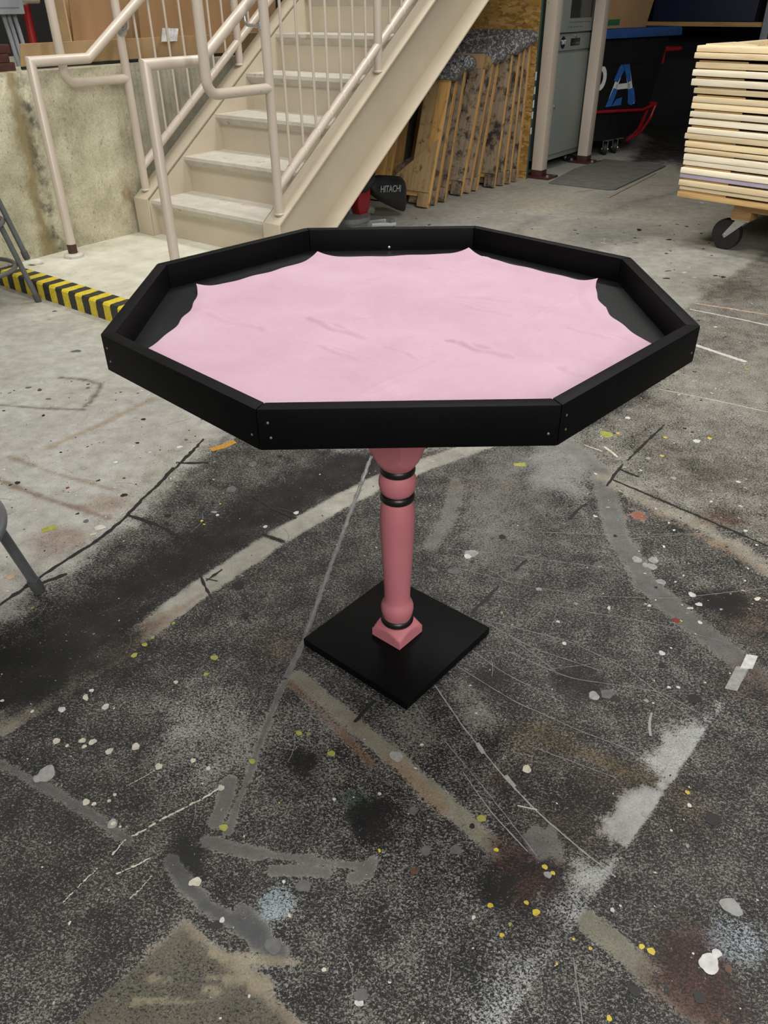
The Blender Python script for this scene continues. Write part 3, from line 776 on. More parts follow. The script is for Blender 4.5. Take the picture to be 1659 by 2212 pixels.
# named strokes
ribbon([(90, 1146), (122, 1138)], 0.022, 'lime', 0.2, taper=False)
ribbon([(455, 972), (508, 954)], 0.026, 'orange', 0.25, taper=False)
ribbon([(1110, 1004), (1135, 1003)], 0.018, 'lime', 0.2, taper=False)
ribbon([(1410, 705), (1500, 745), (1612, 782)], 0.020, 'white', 0.25, taper=False)
ribbon([(1490, 668), (1600, 690), (1720, 716)], 0.011, 'white', 0.35, taper=False)
ribbon([(1420, 840), (1560, 868), (1700, 900)], 0.005, 'cream', 0.4)
ribbon([(1262, 961), (1300, 975)], 0.004, 'cream', 0.4)
ribbon([(1305, 965), (1335, 988)], 0.008, 'cream', 0.4)
ribbon([(1500, 655), (1659, 680)], 0.012, 'peach', 0.6)
ribbon([(1110, 1455), (1400, 1420)], 0.001, 'scratch', 0.5)
ribbon([(1475, 435), (1545, 445)], 0.02, 'lgrey', 0.3)
ribbon([(1240, 415), (1290, 410)], 0.02, 'lgrey', 0.5)
ribbon([(1405, 1590), (1400, 1560), (1408, 1540)], 0.006, 'lgrey', 0.3)
ribbon([(1118, 1740), (1160, 1750)], 0.003, 'cream', 0.4)
ribbon([(1570, 1490), (1600, 1480), (1632, 1415)], 0.001, 'lgrey', 0.2)
face_add([tuple(fl(*q)) + (0.0012,) for q in [(1565, 1488), (1590, 1440), (1618, 1440), (1592, 1494)]], 'lgrey')
face_add([tuple(fl(*q)) + (0.0013,) for q in [(1598, 1445), (1612, 1414), (1637, 1418), (1625, 1446)]], 'white')
# long cream drip with hooks, lower left
for s_, w_ in [([(475, 1703), (430, 1730), (360, 1765), (285, 1808)], 0.0045), ([(270, 1815), (240, 1850)], 0.003), ([(322, 1855), (290, 1872), (252, 1888)], 0.003), ([(210, 1876), (150, 1935), (137, 1950)], 0.0022), ([(335, 1665), (275, 1698)], 0.0018), ([(325, 1895), (300, 1925), (280, 1940)], 0.0018)]:
    P_ = [fl(*q) for q in s_]
    for a_, b_ in zip(P_[:-1], P_[1:]):
        Ls = np.linalg.norm(b_ - a_); t_ = 0.0
        an_ = math.atan2(*(b_ - a_)[::-1])
        while t_ < Ls:
            if random.random() < 0.86: splat(a_ + (b_ - a_) * t_ / Ls + np.array([random.gauss(0, 0.0006), random.gauss(0, 0.0006)]), w_ * random.uniform(0.25, 0.5), 'cream', 0.25, random.uniform(1.2, 2.6), an_)
            t_ += w_ * random.uniform(0.5, 1.2)
# one-off splashes: (px, py, radius px, paint)
for q in [(122, 1601, 8, 'cream'), (178, 1600, 7, 'cream'), (182, 1613, 5, 'cream'), (200, 1603, 8, 'cream'), (145, 1611, 4, 'cream'), (293, 1613, 9, 'cream'), (236, 1623, 8, 'cream'), (343, 1656, 8, 'cream'), (417, 1643, 6, 'cream'),
          (450, 1660, 5, 'cream'), (478, 1702, 7, 'cream'), (186, 1733, 8, 'cream'), (203, 1737, 5, 'cream'), (236, 1730, 4, 'cream'), (248, 1717, 4, 'cream'), (243, 1780, 11, 'lgrey'), (245, 1779, 5, 'cream'), (260, 1786, 3, 'white'), (424, 1905, 11, 'cream'), (413, 1908, 6, 'cream'), (480, 1988, 6, 'white'), (228, 1527, 8, 'white'), (198, 1492, 5, 'white'), (134, 1533, 8, 'white'), (5, 1514, 4, 'white'), (70, 1537, 4, 'white'), (380, 1474, 5, 'cream'),
          (1532, 2082, 22, 'white'), (1548, 2060, 10, 'white'), (1578, 1958, 20, 'lgrey'), (1592, 1968, 12, 'lgrey'), (1138, 1662, 10, 'cream'), (911, 1609, 4, 'white'), (856, 1634, 14, 'lgrey'), (1040, 1768, 9, 'lime'), (1072, 1836, 5, 'yellow'), (1059, 1956, 6, 'yellow'), (1084, 2020, 5, 'yellow'), (1177, 1873, 6, 'yellow'), (1194, 1886, 5, 'yellow'), (1158, 1971, 8, 'yellow'), (1137, 1950, 5, 'yellow'), (1386, 2045, 6, 'yellow'), (1407, 2055, 8, 'yellow'), (1275, 2049, 4, 'yellow'), (1239, 2029, 3, 'yellow'), (1485, 1712, 5, 'yellow'), (1489, 1740, 5, 'white'), (1316, 2200, 6, 'yellow'), (1323, 1966, 5, 'white'), (1340, 1957, 3, 'white'), (1450, 1794, 3, 'white'),
          (655, 1914, 15, 'grey'), (590, 2044, 18, 'grey'), (920, 1838, 12, 'grey'), (985, 1836, 12, 'grey'), (892, 1752, 10, 'grey'), (1183, 1890, 8, 'lgrey'), (1393, 1760, 6, 'lgrey'), (100, 1672, 20, 'lgrey'), (85, 1680, 12, 'lgrey'), (483, 1788, 9, 'lime'), (545, 1645, 7, 'lime'), (646, 1584, 7, 'lime'), (668, 1586, 4, 'lime'), (716, 1628, 8, 'lime'), (463, 1421, 8, 'lime'), (290, 1416, 7, 'lime'), (313, 1393, 6, 'lime'), (375, 1347, 4, 'lime'), (445, 1457, 5, 'lime'), (330, 1378, 4, 'lime'),
          (1376, 1209, 11, 'lgrey'), (1412, 1210, 11, 'lgrey'), (1408, 1224, 11, 'lgrey'), (1395, 1221, 8, 'lgrey'), (1428, 1257, 10, 'lgrey'), (1018, 1196, 14, 'lgrey'), (1010, 1202, 8, 'white'), (980, 1234, 12, 'grey'), (1292, 1218, 8, 'grey'), (1222, 1175, 10, 'grey'), (1430, 1411, 7, 'white'), (1205, 1343, 4, 'white'), (1219, 1390, 5, 'white'), (1283, 1503, 12, 'lgrey'), (1312, 1499, 14, 'grey'), (1445, 1485, 4, 'white'), (1465, 1485, 4, 'white'), (1396, 1514, 5, 'lgrey'), (1164, 1273, 6, 'lgrey'), (1512, 1345, 5, 'white'), (1495, 1285, 8, 'white'), (1430, 1437, 8, 'black'),
          (383, 970, 9, 'lgrey'), (388, 966, 6, 'white'), (640, 1108, 6, 'white'), (573, 1138, 5, 'white'), (470, 1113, 4, 'white'), (180, 1011, 8, 'lgrey'), (250, 999, 5, 'white'), (215, 1140, 10, 'cream'), (222, 1140, 6, 'white'), (24, 1246, 9, 'peach'), (12, 1246, 4, 'peach'), (146, 1054, 4, 'red'), (38, 1043, 6, 'black'), (268, 1070, 7, 'black'), (310, 906, 5, 'black'), (297, 957, 4, 'black'), (186, 1126, 6, 'grey'), (605, 985, 5, 'black'), (363, 1114, 7, 'black'), (500, 1057, 12, 'grey'), (546, 1003, 10, 'grey'),
          (1310, 938, 14, 'lime'), (1335, 936, 4, 'yellow'), (1437, 945, 4, 'yellow'), (1430, 985, 4, 'yellow'), (1505, 953, 8, 'white'), (1533, 947, 5, 'yellow'), (1356, 903, 6, 'white'), (1456, 1033, 6, 'lgrey'), (1595, 1041, 5, 'white'), (1400, 990, 5, 'lgrey'), (1460, 1340, 8, 'red'), (1085, 1160, 8, 'black'), (660, 1425, 6, 'black'), (530, 1330, 9, 'black'), (515, 1265, 14, 'black'), (250, 1375, 10, 'black'), (120, 1486, 9, 'black'), (440, 1150, 6, 'black'), (776, 2166, 9, 'white'), (780, 2150, 14, 'grey'), (700, 2095, 5, 'cream'), (820, 1715, 4, 'white'), (722, 1727, 4, 'white'), (613, 1905, 4, 'white'), (1020, 1515, 6, 'grey'), (1330, 1510, 10, 'black'), (1500, 1510, 14, 'black'), (1540, 1770, 16, 'black'), (1370, 2140, 12, 'black'), (1510, 2155, 12, 'black'), (1440, 2140, 8, 'black'), (1020, 1785, 6, 'black'), (790, 1400, 6, 'lgrey')]:
    sp(*q)
# hundreds of small anonymous drops
rs = random.Random(11)
for _ in range(1900):
    if rs.random() < 0.62:
        x = rs.uniform(-1.3, 1.3); y = rs.uniform(0.35, 2.6)
    else:
        x = rs.uniform(-2.4, 2.6); y = rs.uniform(2.4, 5.2)
    r = 0.0011 * math.exp(rs.gauss(0, 0.5)) * (1 if y < 2.4 else 2.6)
    t = rs.choices(['cream', 'white', 'lgrey', 'yellow', 'black', 'lime', 'grey', 'brown'], [5, 8, 5, 1.0, 5, 0.6, 3, 1.5])[0]
    if t in ('black', 'grey', 'brown'): r *= 1.8
    splat((x, y), r, t, 0.25, rs.uniform(0.8, 1.6), rs.uniform(0, 3.1), 8)
rq = random.Random(23)
for _ in range(170):
    px_, py_ = rq.uniform(1240, 1690), rq.uniform(680, 1330)
    splat(fl(px_, py_), 0.0022 * math.exp(rq.gauss(0, 0.45)), rq.choice(['white', 'white', 'cream', 'lgrey', 'lgrey', 'black']), 0.3, rq.uniform(0.8, 1.8), rq.uniform(0, 3.1))
for _ in range(60):
    px_, py_ = rq.uniform(1000, 1640), rq.uniform(420, 640)
    splat(fl(px_, py_), 0.006 * math.exp(rq.gauss(0, 0.5)), rq.choice(['white', 'lgrey', 'lgrey', 'grey', 'black']), 0.35, rq.uniform(0.8, 2.2), rq.uniform(0, 3.1))
for _ in range(140):
    px_, py_ = rq.uniform(0, 480), rq.uniform(820, 1160)
    splat(fl(px_, py_), 0.002 * math.exp(rq.gauss(0, 0.5)), rq.choice(['white', 'cream', 'lgrey', 'lgrey', 'yellow', 'black', 'grey', 'brown']), 0.35, rq.uniform(0.8, 1.8), rq.uniform(0, 3.1))
# hair-fine scratches
for _ in range(110):
    x = rs.uniform(-1.2, 1.4); y = rs.uniform(0.4, 2.6); a = rs.uniform(0, PI); L = rs.uniform(0.012, 0.06)
    ribbon([(x, y), (x + L * math.cos(a), y + L * math.sin(a)), (x + L * 1.6 * math.cos(a + 0.3), y + L * 1.6 * math.sin(a + 0.3))], 0.0008, rs.choice(['scratch', 'scratch', 'grey', 'lgrey']), 0.5, px=False)

allv = np.concatenate([np.c_[X, Y, np.zeros(nV)], np.array(mv)])
me = bpy.data.meshes.new('floor')
tot = len(allv)
loops = np.concatenate([faces.ravel()] + [np.array(sum((list(f) for f in mf), [])) + nV])
sizes = np.concatenate([np.full(len(faces), 4), np.array([len(f) for f in mf])])
starts = np.concatenate([[0], np.cumsum(sizes)[:-1]])
me.vertices.add(tot); me.vertices.foreach_set('co', allv.ravel())
me.loops.add(len(loops)); me.loops.foreach_set('vertex_index', loops.astype(np.int32))
me.polygons.add(len(sizes)); me.polygons.foreach_set('loop_start', starts.astype(np.int32))
for q in [M['floor']] + [FP[k] for k in fmats]: me.materials.append(q)
me.polygons.foreach_set('material_index', np.concatenate([np.zeros(len(faces)), np.array(mm)]).astype(np.int32))
me.update(calc_edges=True); me.validate()
ca = me.attributes.new('paint', 'FLOAT_COLOR', 'POINT')
cd = np.ones((tot, 4)); cd[:nV, :3] = RGB; cd[:nV, 3] = DEN
ca.data.foreach_set('color', cd.ravel().astype(np.float32))
floor = bpy.data.objects.new('floor', me); col.objects.link(floor)
tag(floor, 'paint-spattered grey concrete workshop floor', 'floor', kind='structure')

# ---------------------------------------------------------------- walls, deck, landing
b = MB()
b.prism([(-0.165, 6.4), (-0.165, -0.48), (0.08, -4.5), (-3.0, -4.5), (-3.0, 6.4)], 2, 0, 0.862)
wl = b.build('wall_left', M['cwall'], bev=0.004); place(wl, 0, 0)
tag(wl, 'low stained concrete wall beside the stairs', 'wall', kind='structure')
b = MB(); b.box(-1.5, -4.5, 0.862, -1.35, 6.4, 4.6)
ul = b.build('wall_upper', M['darkwall']); place(ul, 0, 0)
tag(ul, 'dark upper wall set back behind the concrete ledge', 'wall', kind='structure')
b = MB(); b.box(-3, 6.2, 0, 9.0, 6.4, 3.2)
bw = b.build('wall_back', M['backwall']); place(bw, 0, 0)
tag(bw, 'back wall under the deck, blackened for shade', 'wall', kind='structure')
b = MB(); b.box(-1.35, 2.55, 2.42, 9.0, 6.4, 2.70)
dk = b.build('ceiling', M['backwall']); place(dk, 0, 0)
tag(dk, 'dark underside of the upper deck', 'ceiling', kind='structure')
b = MB(); b.box(6.2, 2.9, 0, 6.4, 6.3, 2.6)  # unseen wall added to block ambient light from the bay
wr = b.build('wall_right_blocker', M['backwall']); place(wr, 0, 0)
tag(wr, 'unseen wall added at the right to keep light out of the bay', 'wall', kind='structure')

b = MB()
b.cur = 0
b.box(-0.19, -0.765, 0, 0.95, 0.20, LAND)
b.cur = 1
b.prism([(-0.765, 0), (-0.855, 0), (-0.855, LAND - 0.008), (-0.848, LAND), (-0.765, LAND + 0.0004)], 0, -0.19, 0.95)
ld = b.build('concrete_landing', [M['landing'], M['hazard']]); place(ld, 0, 0)
tag(ld, 'low concrete landing with a yellow and black striped edge at the stair foot', 'landing', kind='structure')

# ================================================================ STAIRCASE
st = thing('staircase', 'tan painted steel staircase with pipe railings beside the concrete wall', 'staircase', W(0, 0, 0), RZ)
TAN = RISE / RUN
XL, XR = -0.03, WID
NT = 13
def nose(y): return LAND + RISE + TAN * y
for k in range(NT):
    y0 = k * RUN; z = LAND + (k + 1) * RISE
    b = MB(); b.prism([(y0, z), (y0, z - 0.016), (y0 + 0.004, z - 0.020), (y0 + 0.032, z - 0.05), (y0 + 0.036, z - 0.05), (y0 + 0.036, z - 0.012), (y0 + RUN + 0.036, z - 0.012), (y0 + RUN + 0.036, z)], 0, XL, XR)
    o = b.build('stair_tread', M['tread'], st)
    if k == 0: o['label'] = 'worn grey topped tread'
    b = MB(); b.box(XL, y0 + 0.033, z - RISE, XR, y0 + 0.037, z - 0.045)
    b.build('stair_riser', M['tan_flat'], st)
yT = 3.35
for side, xw, xf in (('L', XL, XL - 0.115), ('R', XR, XR + 0.105)):
    s = 1 if side == 'R' else -1
    top = 0.018; bot = -0.36; th = 0.013
    b = MB()
    web0, web1 = (xw, xw + s * 0.010)
    def zt(y): return nose(y) + top
    def zb(y): return nose(y) + bot
    y00 = -0.018
    ybf = (LAND - (LAND + RISE + bot)) / TAN
    b.prism([(y00, LAND), (y00, zt(y00)), (yT, zt(yT)), (yT, zb(yT)), (ybf, LAND)], 0, min(web0, web1), max(web0, web1))
    xa, xb = sorted((xw, xf))
    b.prism([(y00, zt(y00)), (yT, zt(yT)), (yT, zt(yT) - th), (y00, zt(y00) - th)], 0, xa, xb)
    b.prism([(ybf, LAND), (yT, zb(yT)), (yT, zb(yT) + th), (ybf, LAND + th)], 0, xa, xb)
    b.prism([(y00 - 0.004, LAND), (y00 - 0.004, zt(y00)), (y00 + 0.008, zt(y00)), (y00 + 0.008, LAND)], 0, xa, xb)
    b.build('stringer', M['tan_flat'], st, bev=0.003)

PR = 0.0205
def guard(x, loop_b, zoff):
    yp = [0.03, 0.79, 1.553, 2.316]
    H = 1.07
    b = MB()
    # first post, end loop and sloping top rail
    zst = 0.806
    ztop0 = nose(yp[0]) + H - 0.02
    ztop3 = nose(yp[3]) + H - 0.02
    b.tube(fillet([(x, yp[0] - 0.004, zst), (x, loop_b, zst), (x, loop_b, ztop0), (x, yp[0], ztop0), (x, yp[3], ztop3)], 0.052, 7), PR, 16)
    g = b.build('guard_rail', M['tan'], st)
    for i, y in enumerate(yp):
        b = MB(); b.tube([(x, y, nose(y) + 0.012), (x, y, nose(y) + H - 0.02)], PR, 16)
        b.ring((x, y, nose(y) + 0.020), PR, 0.006, 16, 6)
        b.build('guard_post', M['tan'], g)
    for i in range(3):
        b = MB(); b.tube([(x, yp[i], nose(yp[i]) + 0.128), (x, yp[i + 1], nose(yp[i + 1]) + 0.128)], PR, 16)
        for j in range(1, 8):
            y = yp[i] + (yp[i + 1] - yp[i]) * j / 8
            b.ring((x, y, nose(y) + 0.128), PR - 0.002, 0.006, 14, 6, 'Y')
        b.build('lower_rail', M['tan'], g)
        if i == 2: break
        for j in range(1, 8):
            y = yp[i] + (yp[i + 1] - yp[i]) * j / 8
            b = MB(); b.tube([(x, y, nose(y) + 0.135), (x, y, nose(y) + H - 0.03)], 0.0063, 10)
            b.build('baluster', M['tan'], g)
guard(-0.098, -0.312, 0)
guard(0.872, -0.318, 0)
def hand(x, yb, yk, z, flange):
    b = MB(); e = 2.2
    pts = [(x, yb, LAND + 0.003), (x, yb, z), (x, yk, z), (x, e, z + (e - yk) * math.tan(math.radians(33.6)))]
    b.tube(pts, PR + 0.001, 18)
    h = b.build('handrail', M['tan'], st)
    b = MB(); b.lathe([(0.046, 0.0), (0.046, 0.012), (0.04, 0.018), (0.024, 0.02)], 28, (x, yb, LAND))
    b.build('post_flange', M['tread'], h)
    b = MB(); b.lathe([(PR + 0.0016, 0.018), (PR + 0.0016, 0.058), (PR + 0.0005, 0.066)], 20, (x, yb, LAND))
    o = b.build('bare_primer_collar', M['redbrown'], h); o['label'] = 'dark red primer showing at the post foot'
    return h
hL = hand(-0.024, -0.513, -0.222, 0.906, True)
hR = hand(0.757, -0.513, -0.236, 0.918, True)
for hh, xg, xh, zk, yk, ys in ((hL, -0.098, -0.024, 0.906, -0.222, 0.03), (hR, 0.872, 0.757, 0.918, -0.236, 0.03), (hL, -0.098, -0.024, 0.906, -0.222, 0.79), (hR, 0.872, 0.757, 0.918, -0.236, 0.79)):
    zz = zk + (ys - yk) * math.tan(math.radians(33.6))
    s = 1 if xh > xg else -1
    b = MB(); b.tube(fillet([(xg + s * 0.016, ys, zz - 0.065), (xh - s * 0.004, ys, zz - 0.06), (xh, ys, zz - 0.015)], 0.02, 5), 0.007, 10)
    b.lathe([(0.026, 0), (0.026, 0.008), (0.012, 0.013)], 20, (xg + s * 0.016, ys, zz - 0.065), 'X')
    b.lathe([(0.008, 0.008), (0.008, 0.016)], 8, (xg + s * 0.016, ys - 0.013, zz - 0.075), 'X')
    b.build('rail_bracket', M['zinc'], hh)

# ================================================================ THE TABLE
TX, TY, TZ, TR, TH = 0.0250, 1.2080, 0.7355, 0.4504, 0.0524
tb = thing('game_table', 'black octagonal tray table on a pink turned pedestal', 'table', (TX, TY, 0), 0.0109)
c8 = math.cos(PI / 8)
def octo(R, rot=-PI / 8 - PI / 2): return [(R * math.cos(rot + i * PI / 4), R * math.sin(rot + i * PI / 4)) for i in range(8)]
BT = 0.0185
outer = octo(TR); inner = octo(TR - BT / c8)
b = MB(); b.prism(octo(TR - 0.001), 2, TZ - TH + 0.0005, TZ - TH + 0.006)
b.prism(octo(TR - BT / c8 + 0.001), 2, TZ - TH + 0.006, TZ - 0.0420)
b.build('tabletop', M['blackfloor'], tb)
nrail = []
for i in range(8):
    j = (i + 1) % 8
    gap = 0.0004
    o0 = Vector(outer[i]); o1 = Vector(outer[j]); i0 = Vector(inner[i]); i1 = Vector(inner[j])
    t = (o1 - o0).normalized() * gap
    b = MB(); b.prism([tuple(o0 + t), tuple(o1 - t), tuple(i1 - t), tuple(i0 + t)], 2, TZ - TH, TZ)
    nrail.append(b.build('rim_board', M['blackwood'], tb, bev=0.0016))
    # pale nail heads near each mitre on the outside
    nr = Vector((o1 - o0)).normalized(); nn = Vector((nr.y, -nr.x))
    for u, z in ((0.012, TZ - 0.017), (0.014, TZ - 0.036), ((o1 - o0).length - 0.012, TZ - 0.036)):
        if i == 3 or i == 4: continue
        p = o0 + nr * u
        b = MB(); b.lathe([(0.0016, -0.001), (0.0016, 0.0006), (0.0008, 0.0009)], 10, (0, 0, 0), 'X')
        an = math.atan2(nn.y, nn.x)
        b.xf(Matrix.Translation((p.x, p.y, z)) @ Matrix.Rotation(an, 4, 'Z'))
        b.build('nail_head', M['screw'], nrail[-1])
ii4 = Vector(inner[4]); jj4 = Vector(inner[5]); mid = ii4.lerp(jj4, 0.5)
b = MB(); b.lathe([(0.0028, -0.001), (0.0028, 0.0012), (0.0012, 0.002)], 12, (0, 0, 0), 'Y')
b.xf(Matrix.Translation((mid.x - 0.005, mid.y, TZ - 0.036)) @ Matrix.Rotation(PI, 4, 'Z'))
b.build('screw_head', M['screw'], nrail[4])
# plate and turned column, both set cornerwise
BA = 0.0722 - 0.0109
bs = 0.1945
b = MB(); b.prism([(bs * math.cos(BA + k * PI / 2), bs * math.sin(BA + k * PI / 2)) for k in range(4)], 2, 0, 0.019)
b.build('base_plate', M['blackwood'], tb, bev=0.0016)
ca_ = BA + PI / 4
def block(z0, z1, hs, flip):
    # square block whose shoulder is turned away into a round: arcs on the four sides
    b = MB(); n = 48; rows = []
    rr = 0.030
    hb = z1 - z0
    levels = [0, 0.25, 0.5, 0.62, 0.72, 0.80, 0.88, 0.95, 1.0] if hb < 0.1 else [0, 0.5, 0.86, 0.89, 0.92, 0.945, 0.965, 0.985, 1.0]
    vs = []; fs = []
    full = [False] * n
    for L in levels:
        # a conical cutter that starts at the corners
        t0 = levels[2]
        rc = 9 if L <= t0 else (hs * 1.42 - (hs * 1.42 - rr) * ((L - t0) / (1 - t0)) ** 1.15)
        for i in range(n):
            a = 2 * PI * i / n
            rs_ = hs / max(abs(math.cos(a)), abs(math.sin(a)))
            r = min(rs_, rc)
            zz = (z0 + L * hb) if not flip else (z1 - L * hb)
            vs.append((r * math.cos(a + ca_), r * math.sin(a + ca_), zz))
    k = len(levels)
    for j in range(k - 1):
        for i in range(n): fs.append((j * n + i, j * n + (i + 1) % n, (j + 1) * n + (i + 1) % n, (j + 1) * n + i))
    fs += [tuple(range(n)), tuple(range((k - 1) * n, k * n))]
    b.add(vs, fs); return b
HS = 0.0366
b = block(0.019, 0.054, HS, False)
b2 = block(0.420, TZ - TH, HS, True)
b.add(b2.v, b2.f)
prof = [(0.028, 0.050), (0.029, 0.068), (0.0295, 0.072), (0.0315, 0.078), (0.0330, 0.087), (0.0328, 0.095), (0.0305, 0.103), (0.0270, 0.109), (0.0262, 0.114), (0.0258, 0.125), (0.0268, 0.150), (0.0286, 0.190), (0.0306, 0.230), (0.0322, 0.270), (0.0330, 0.300), (0.0326, 0.320), (0.0312, 0.335), (0.0290, 0.345), (0.0275, 0.350), (0.027, 0.364), (0.0290, 0.366), (0.0322, 0.372), (0.0342, 0.381), (0.0347, 0.388), (0.0340, 0.395), (0.0318, 0.402), (0.0285, 0.407), (0.028, 0.430)]
b.lathe(prof, 48)
b.build('pedestal_column', M['pink'], tb, ang=50)
for z, R in ((0.061, 0.0245), (0.3565, 0.0238), (0.4135, 0.0240)):
    b = MB()
    pr = []
    for k in range(13):
        an = -PI / 2 + PI * k / 12
        pr.append((R + 0.0088 * math.cos(an), z + 0.0098 * math.sin(an)))
    b.lathe(pr, 48); b.build('turned_ring', M['blackring'], tb)

# the velvet: a thin sheet with scalloped edges, slightly wavy, curled at the back corners
cor = [(-0.160, -0.390), (0.162, -0.390), (0.372, -0.146), (0.357, 0.152), (0.153, 0.366), (-0.147, 0.349), (-0.348, 0.150), (-0.376, -0.142)]
sag = [0.0, 0.0, 0.026, 0.006, 0.010, 0.010, 0.020, 0.0]
out = []
nper = 64
for i in range(8):
    p = Vector(cor[i]); q = Vector(cor[(i + 1) % 8]); mdir = -((p + q) / 2).normalized()
    for k in range(nper):
        t = k / nper
        s_ = sag[i] * (4 * t * (1 - t)) ** 0.8
        wv = 0.0022 * math.sin(t * 23 + i * 2) * math.sin(PI * t)
        out.append(p.lerp(q, t) + mdir * (s_ + wv))
rings = 130
vs = []; fs = []
zf = TZ - 0.0418
no = len(out)
def foldz(x, y, e):
    z = 0.0006
    # crossing fold creases left by how the cloth was stored
    for (ax, ay, bx, by, h) in [(-0.18, 0.03, 0.02, -0.17, 0.0026), (-0.30, -0.08, 0.05, 0.02, 0.0016), (-0.02, 0.30, 0.20, 0.20, 0.0016), (0.0, 0.12, 0.36, 0.02, 0.0016), (0.05, -0.10, 0.24, -0.24, 0.0026), (-0.15, 0.10, 0.20, 0.34, 0.0012), (-0.34, 0.05, -0.05, -0.18, 0.0018), (0.10, 0.06, 0.33, -0.12, 0.0014), (-0.1, -0.35, 0.33, 0.1, 0.001), (-0.26, -0.25, 0.30, -0.05, 0.001)]:
        dx, dy = bx - ax, by - ay; L = math.hypot(dx, dy)
        t = ((x - ax) * dx + (y - ay) * dy) / L / L
        if -0.1 < t < 1.1:
            d = abs((x - ax) * dy - (y - ay) * dx) / L
            d = d + 0.006 * math.sin(t * 9 + ax * 30) + 0.002 * math.sin(t * 31 + by * 50)
            fade = max(0, min(1, min(t + 0.1, 1.1 - t) * 5))
            z += 1.8 * h * math.exp(-(d / 0.0042) ** 2) * fade
    z += 0.0009 * (1 + math.sin(x * 31 + 2 * math.sin(y * 17))) * 0.5
    return z
for r in range(1, rings + 1):
    s_ = (r / rings) ** 0.8
    for p in out:
        x, y = p.x * s_, p.y * s_
        e = max(0.0, (s_ - 0.94) / 0.06)
        z = foldz(x, y, e) + 0.0035 * max(0, math.sin((s_ - 0.90) / 0.10 * PI)) * (1 if s_ > 0.90 else 0) * (0.6 + 0.4 * math.sin(math.atan2(y, x) * 9))
        for ci in (3, 4, 5, 6):
            dc = math.hypot(x - cor[ci][0], y - cor[ci][1]); z += 0.010 * max(0, 1 - dc / 0.045) ** 2
        vs.append((x, y, zf + z))
vs.append((0, 0, zf + 0.001)); cidx = len(vs) - 1
for i in range(no): fs.append((cidx, i, (i + 1) % no))
for r in range(rings - 1):
    for i in range(no):
        fs.append((r * no + i, (r + 1) * no + i, (r + 1) * no + (i + 1) % no, r * no + (i + 1) % no))
b = MB(); b.add(vs, fs)
vc = b.build('velvet_cloth', M['velvet'], ang=180)
sm = vc.modifiers.new('thickness', 'SOLIDIFY'); sm.thickness = 0.0014; sm.offset = 1
vc.location = (TX, TY, 0); vc.rotation_euler = (0, 0, 0.0109)
tag(vc, 'pink velvet cloth with scalloped edges lying inside the octagonal table tray', 'cloth')

# ================================================================ STOOLS
def stool(name, label, cx, cy, z0, rz, ring_out, group, ringz=0.165):
    t = thing(name, label, 'stool', (cx, cy, z0), rz, group)
    H = 0.60; rb, rt_ = 0.246, 0.115
    b = MB(); b.lathe([(0.15, H), (0.165, H + 0.004), (0.168, H + 0.016), (0.150, H + 0.026), (0.05, H + 0.022)], 40)
    b.build('seat', M['steel_grey'], t)
    rr = rb + (rt_ - rb) * ringz / H
    for k in range(4):
        a = k * PI / 2
        c, s = math.cos(a), math.sin(a)
        b = MB(); b.tube([(rb * c, rb * s, 0.004), (rt_ * c, rt_ * s, H)], 0.0115, 14)
        lg = b.build('leg', M['steel_grey'], t)
        d = Vector((rt_ * c - rb * c, rt_ * s - rb * s, H)).normalized()
        p = Vector((rb * c, rb * s, 0.0))
        b = MB(); b.tube([p + d * 0.0, p + d * 0.012, p + d * 0.036], [0.0125, 0.0145, 0.0138], 14)
        b.build('foot_cap', M['rubber_grey'], lg)
    b = MB(); b.ring((0, 0, ringz), rr + (0.020 if ring_out else -0.020), 0.0095, 56, 12)
    b.build('foot_ring', M['steel_grey'], t)
    return t
stool('metal_stool', 'grey metal stool standing on the floor before the striped edge', -1.770, 3.350, 0.0, math.atan2(0.082, 0.232), False, 'grey metal stools')
stool('metal_stool', 'grey metal stool stacked on top of another near the striped edge', -1.776, 3.358, 0.185, math.atan2(0.082, 0.232) + 0.02, False, 'grey metal stools')
stool('metal_stool', 'grey metal stool nearest the camera at the left edge', -1.012, 1.285, 0.0, math.atan2(0.095, 0.225), True, 'grey metal stools', 0.207)

# plaster chip by the wall foot
b = MB(); rsx = random.Random(5)
vs = []; 
b.lathe([(0.012, 0), (0.020, 0.010), (0.016, 0.02), (0.006, 0.026)], 7)
b.v = [(x * 2.0 + rsx.uniform(-0.004, 0.004), y * 0.9 + rsx.uniform(-0.004, 0.004), z) for x, y, z in b.v]
pc = b.build('plaster_chip', M['plaster'], ang=10); pc.location = W(-0.055, -0.70, LAND); pc.rotation_euler = (0, 0, 0.3)
tag(pc, 'small broken plaster chip on the landing beside the wall', 'rubble')

# ================================================================ ON THE LEDGE
LZ = 0.862
cb = thing('cardboard_box', 'large open cardboard box standing on the concrete wall ledge', 'box', W(-0.22, -0.43, LZ + 0.002), RZ)
L_ = 2.0
b = MB(); b.box(-0.34, 0.40, 0.012, -0.03, L_, 0.022); b.box(-0.34, 0.40, 0.02, -0.33, L_, 0.62); b.box(-0.33, 0.40, 0.02, -0.20, 0.408, 0.45)
b.box(-0.33, 0.60, 0.02, -0.324, 0.605, 0.62)
b.build('box_body', M['card'], cb)
b = MB(); b.prism([(-0.03, 0.014), (0.006, 0.103), (0.010, 0.102), (-0.024, 0.012)], 1, 0.0, L_)
b.build('front_flap', M['card'], cb)
b = MB(); b.prism([(-0.28, 0.02), (-0.24, 0.30), (-0.235, 0.30), (-0.275, 0.02)], 1, 0.46, 0.78)
b.prism([(-0.25, 0.02), (-0.21, 0.5), (-0.205, 0.5), (-0.245, 0.02)], 1, 0.86, 1.9)
b.build('inner_flap', M['card_dark'], cb)
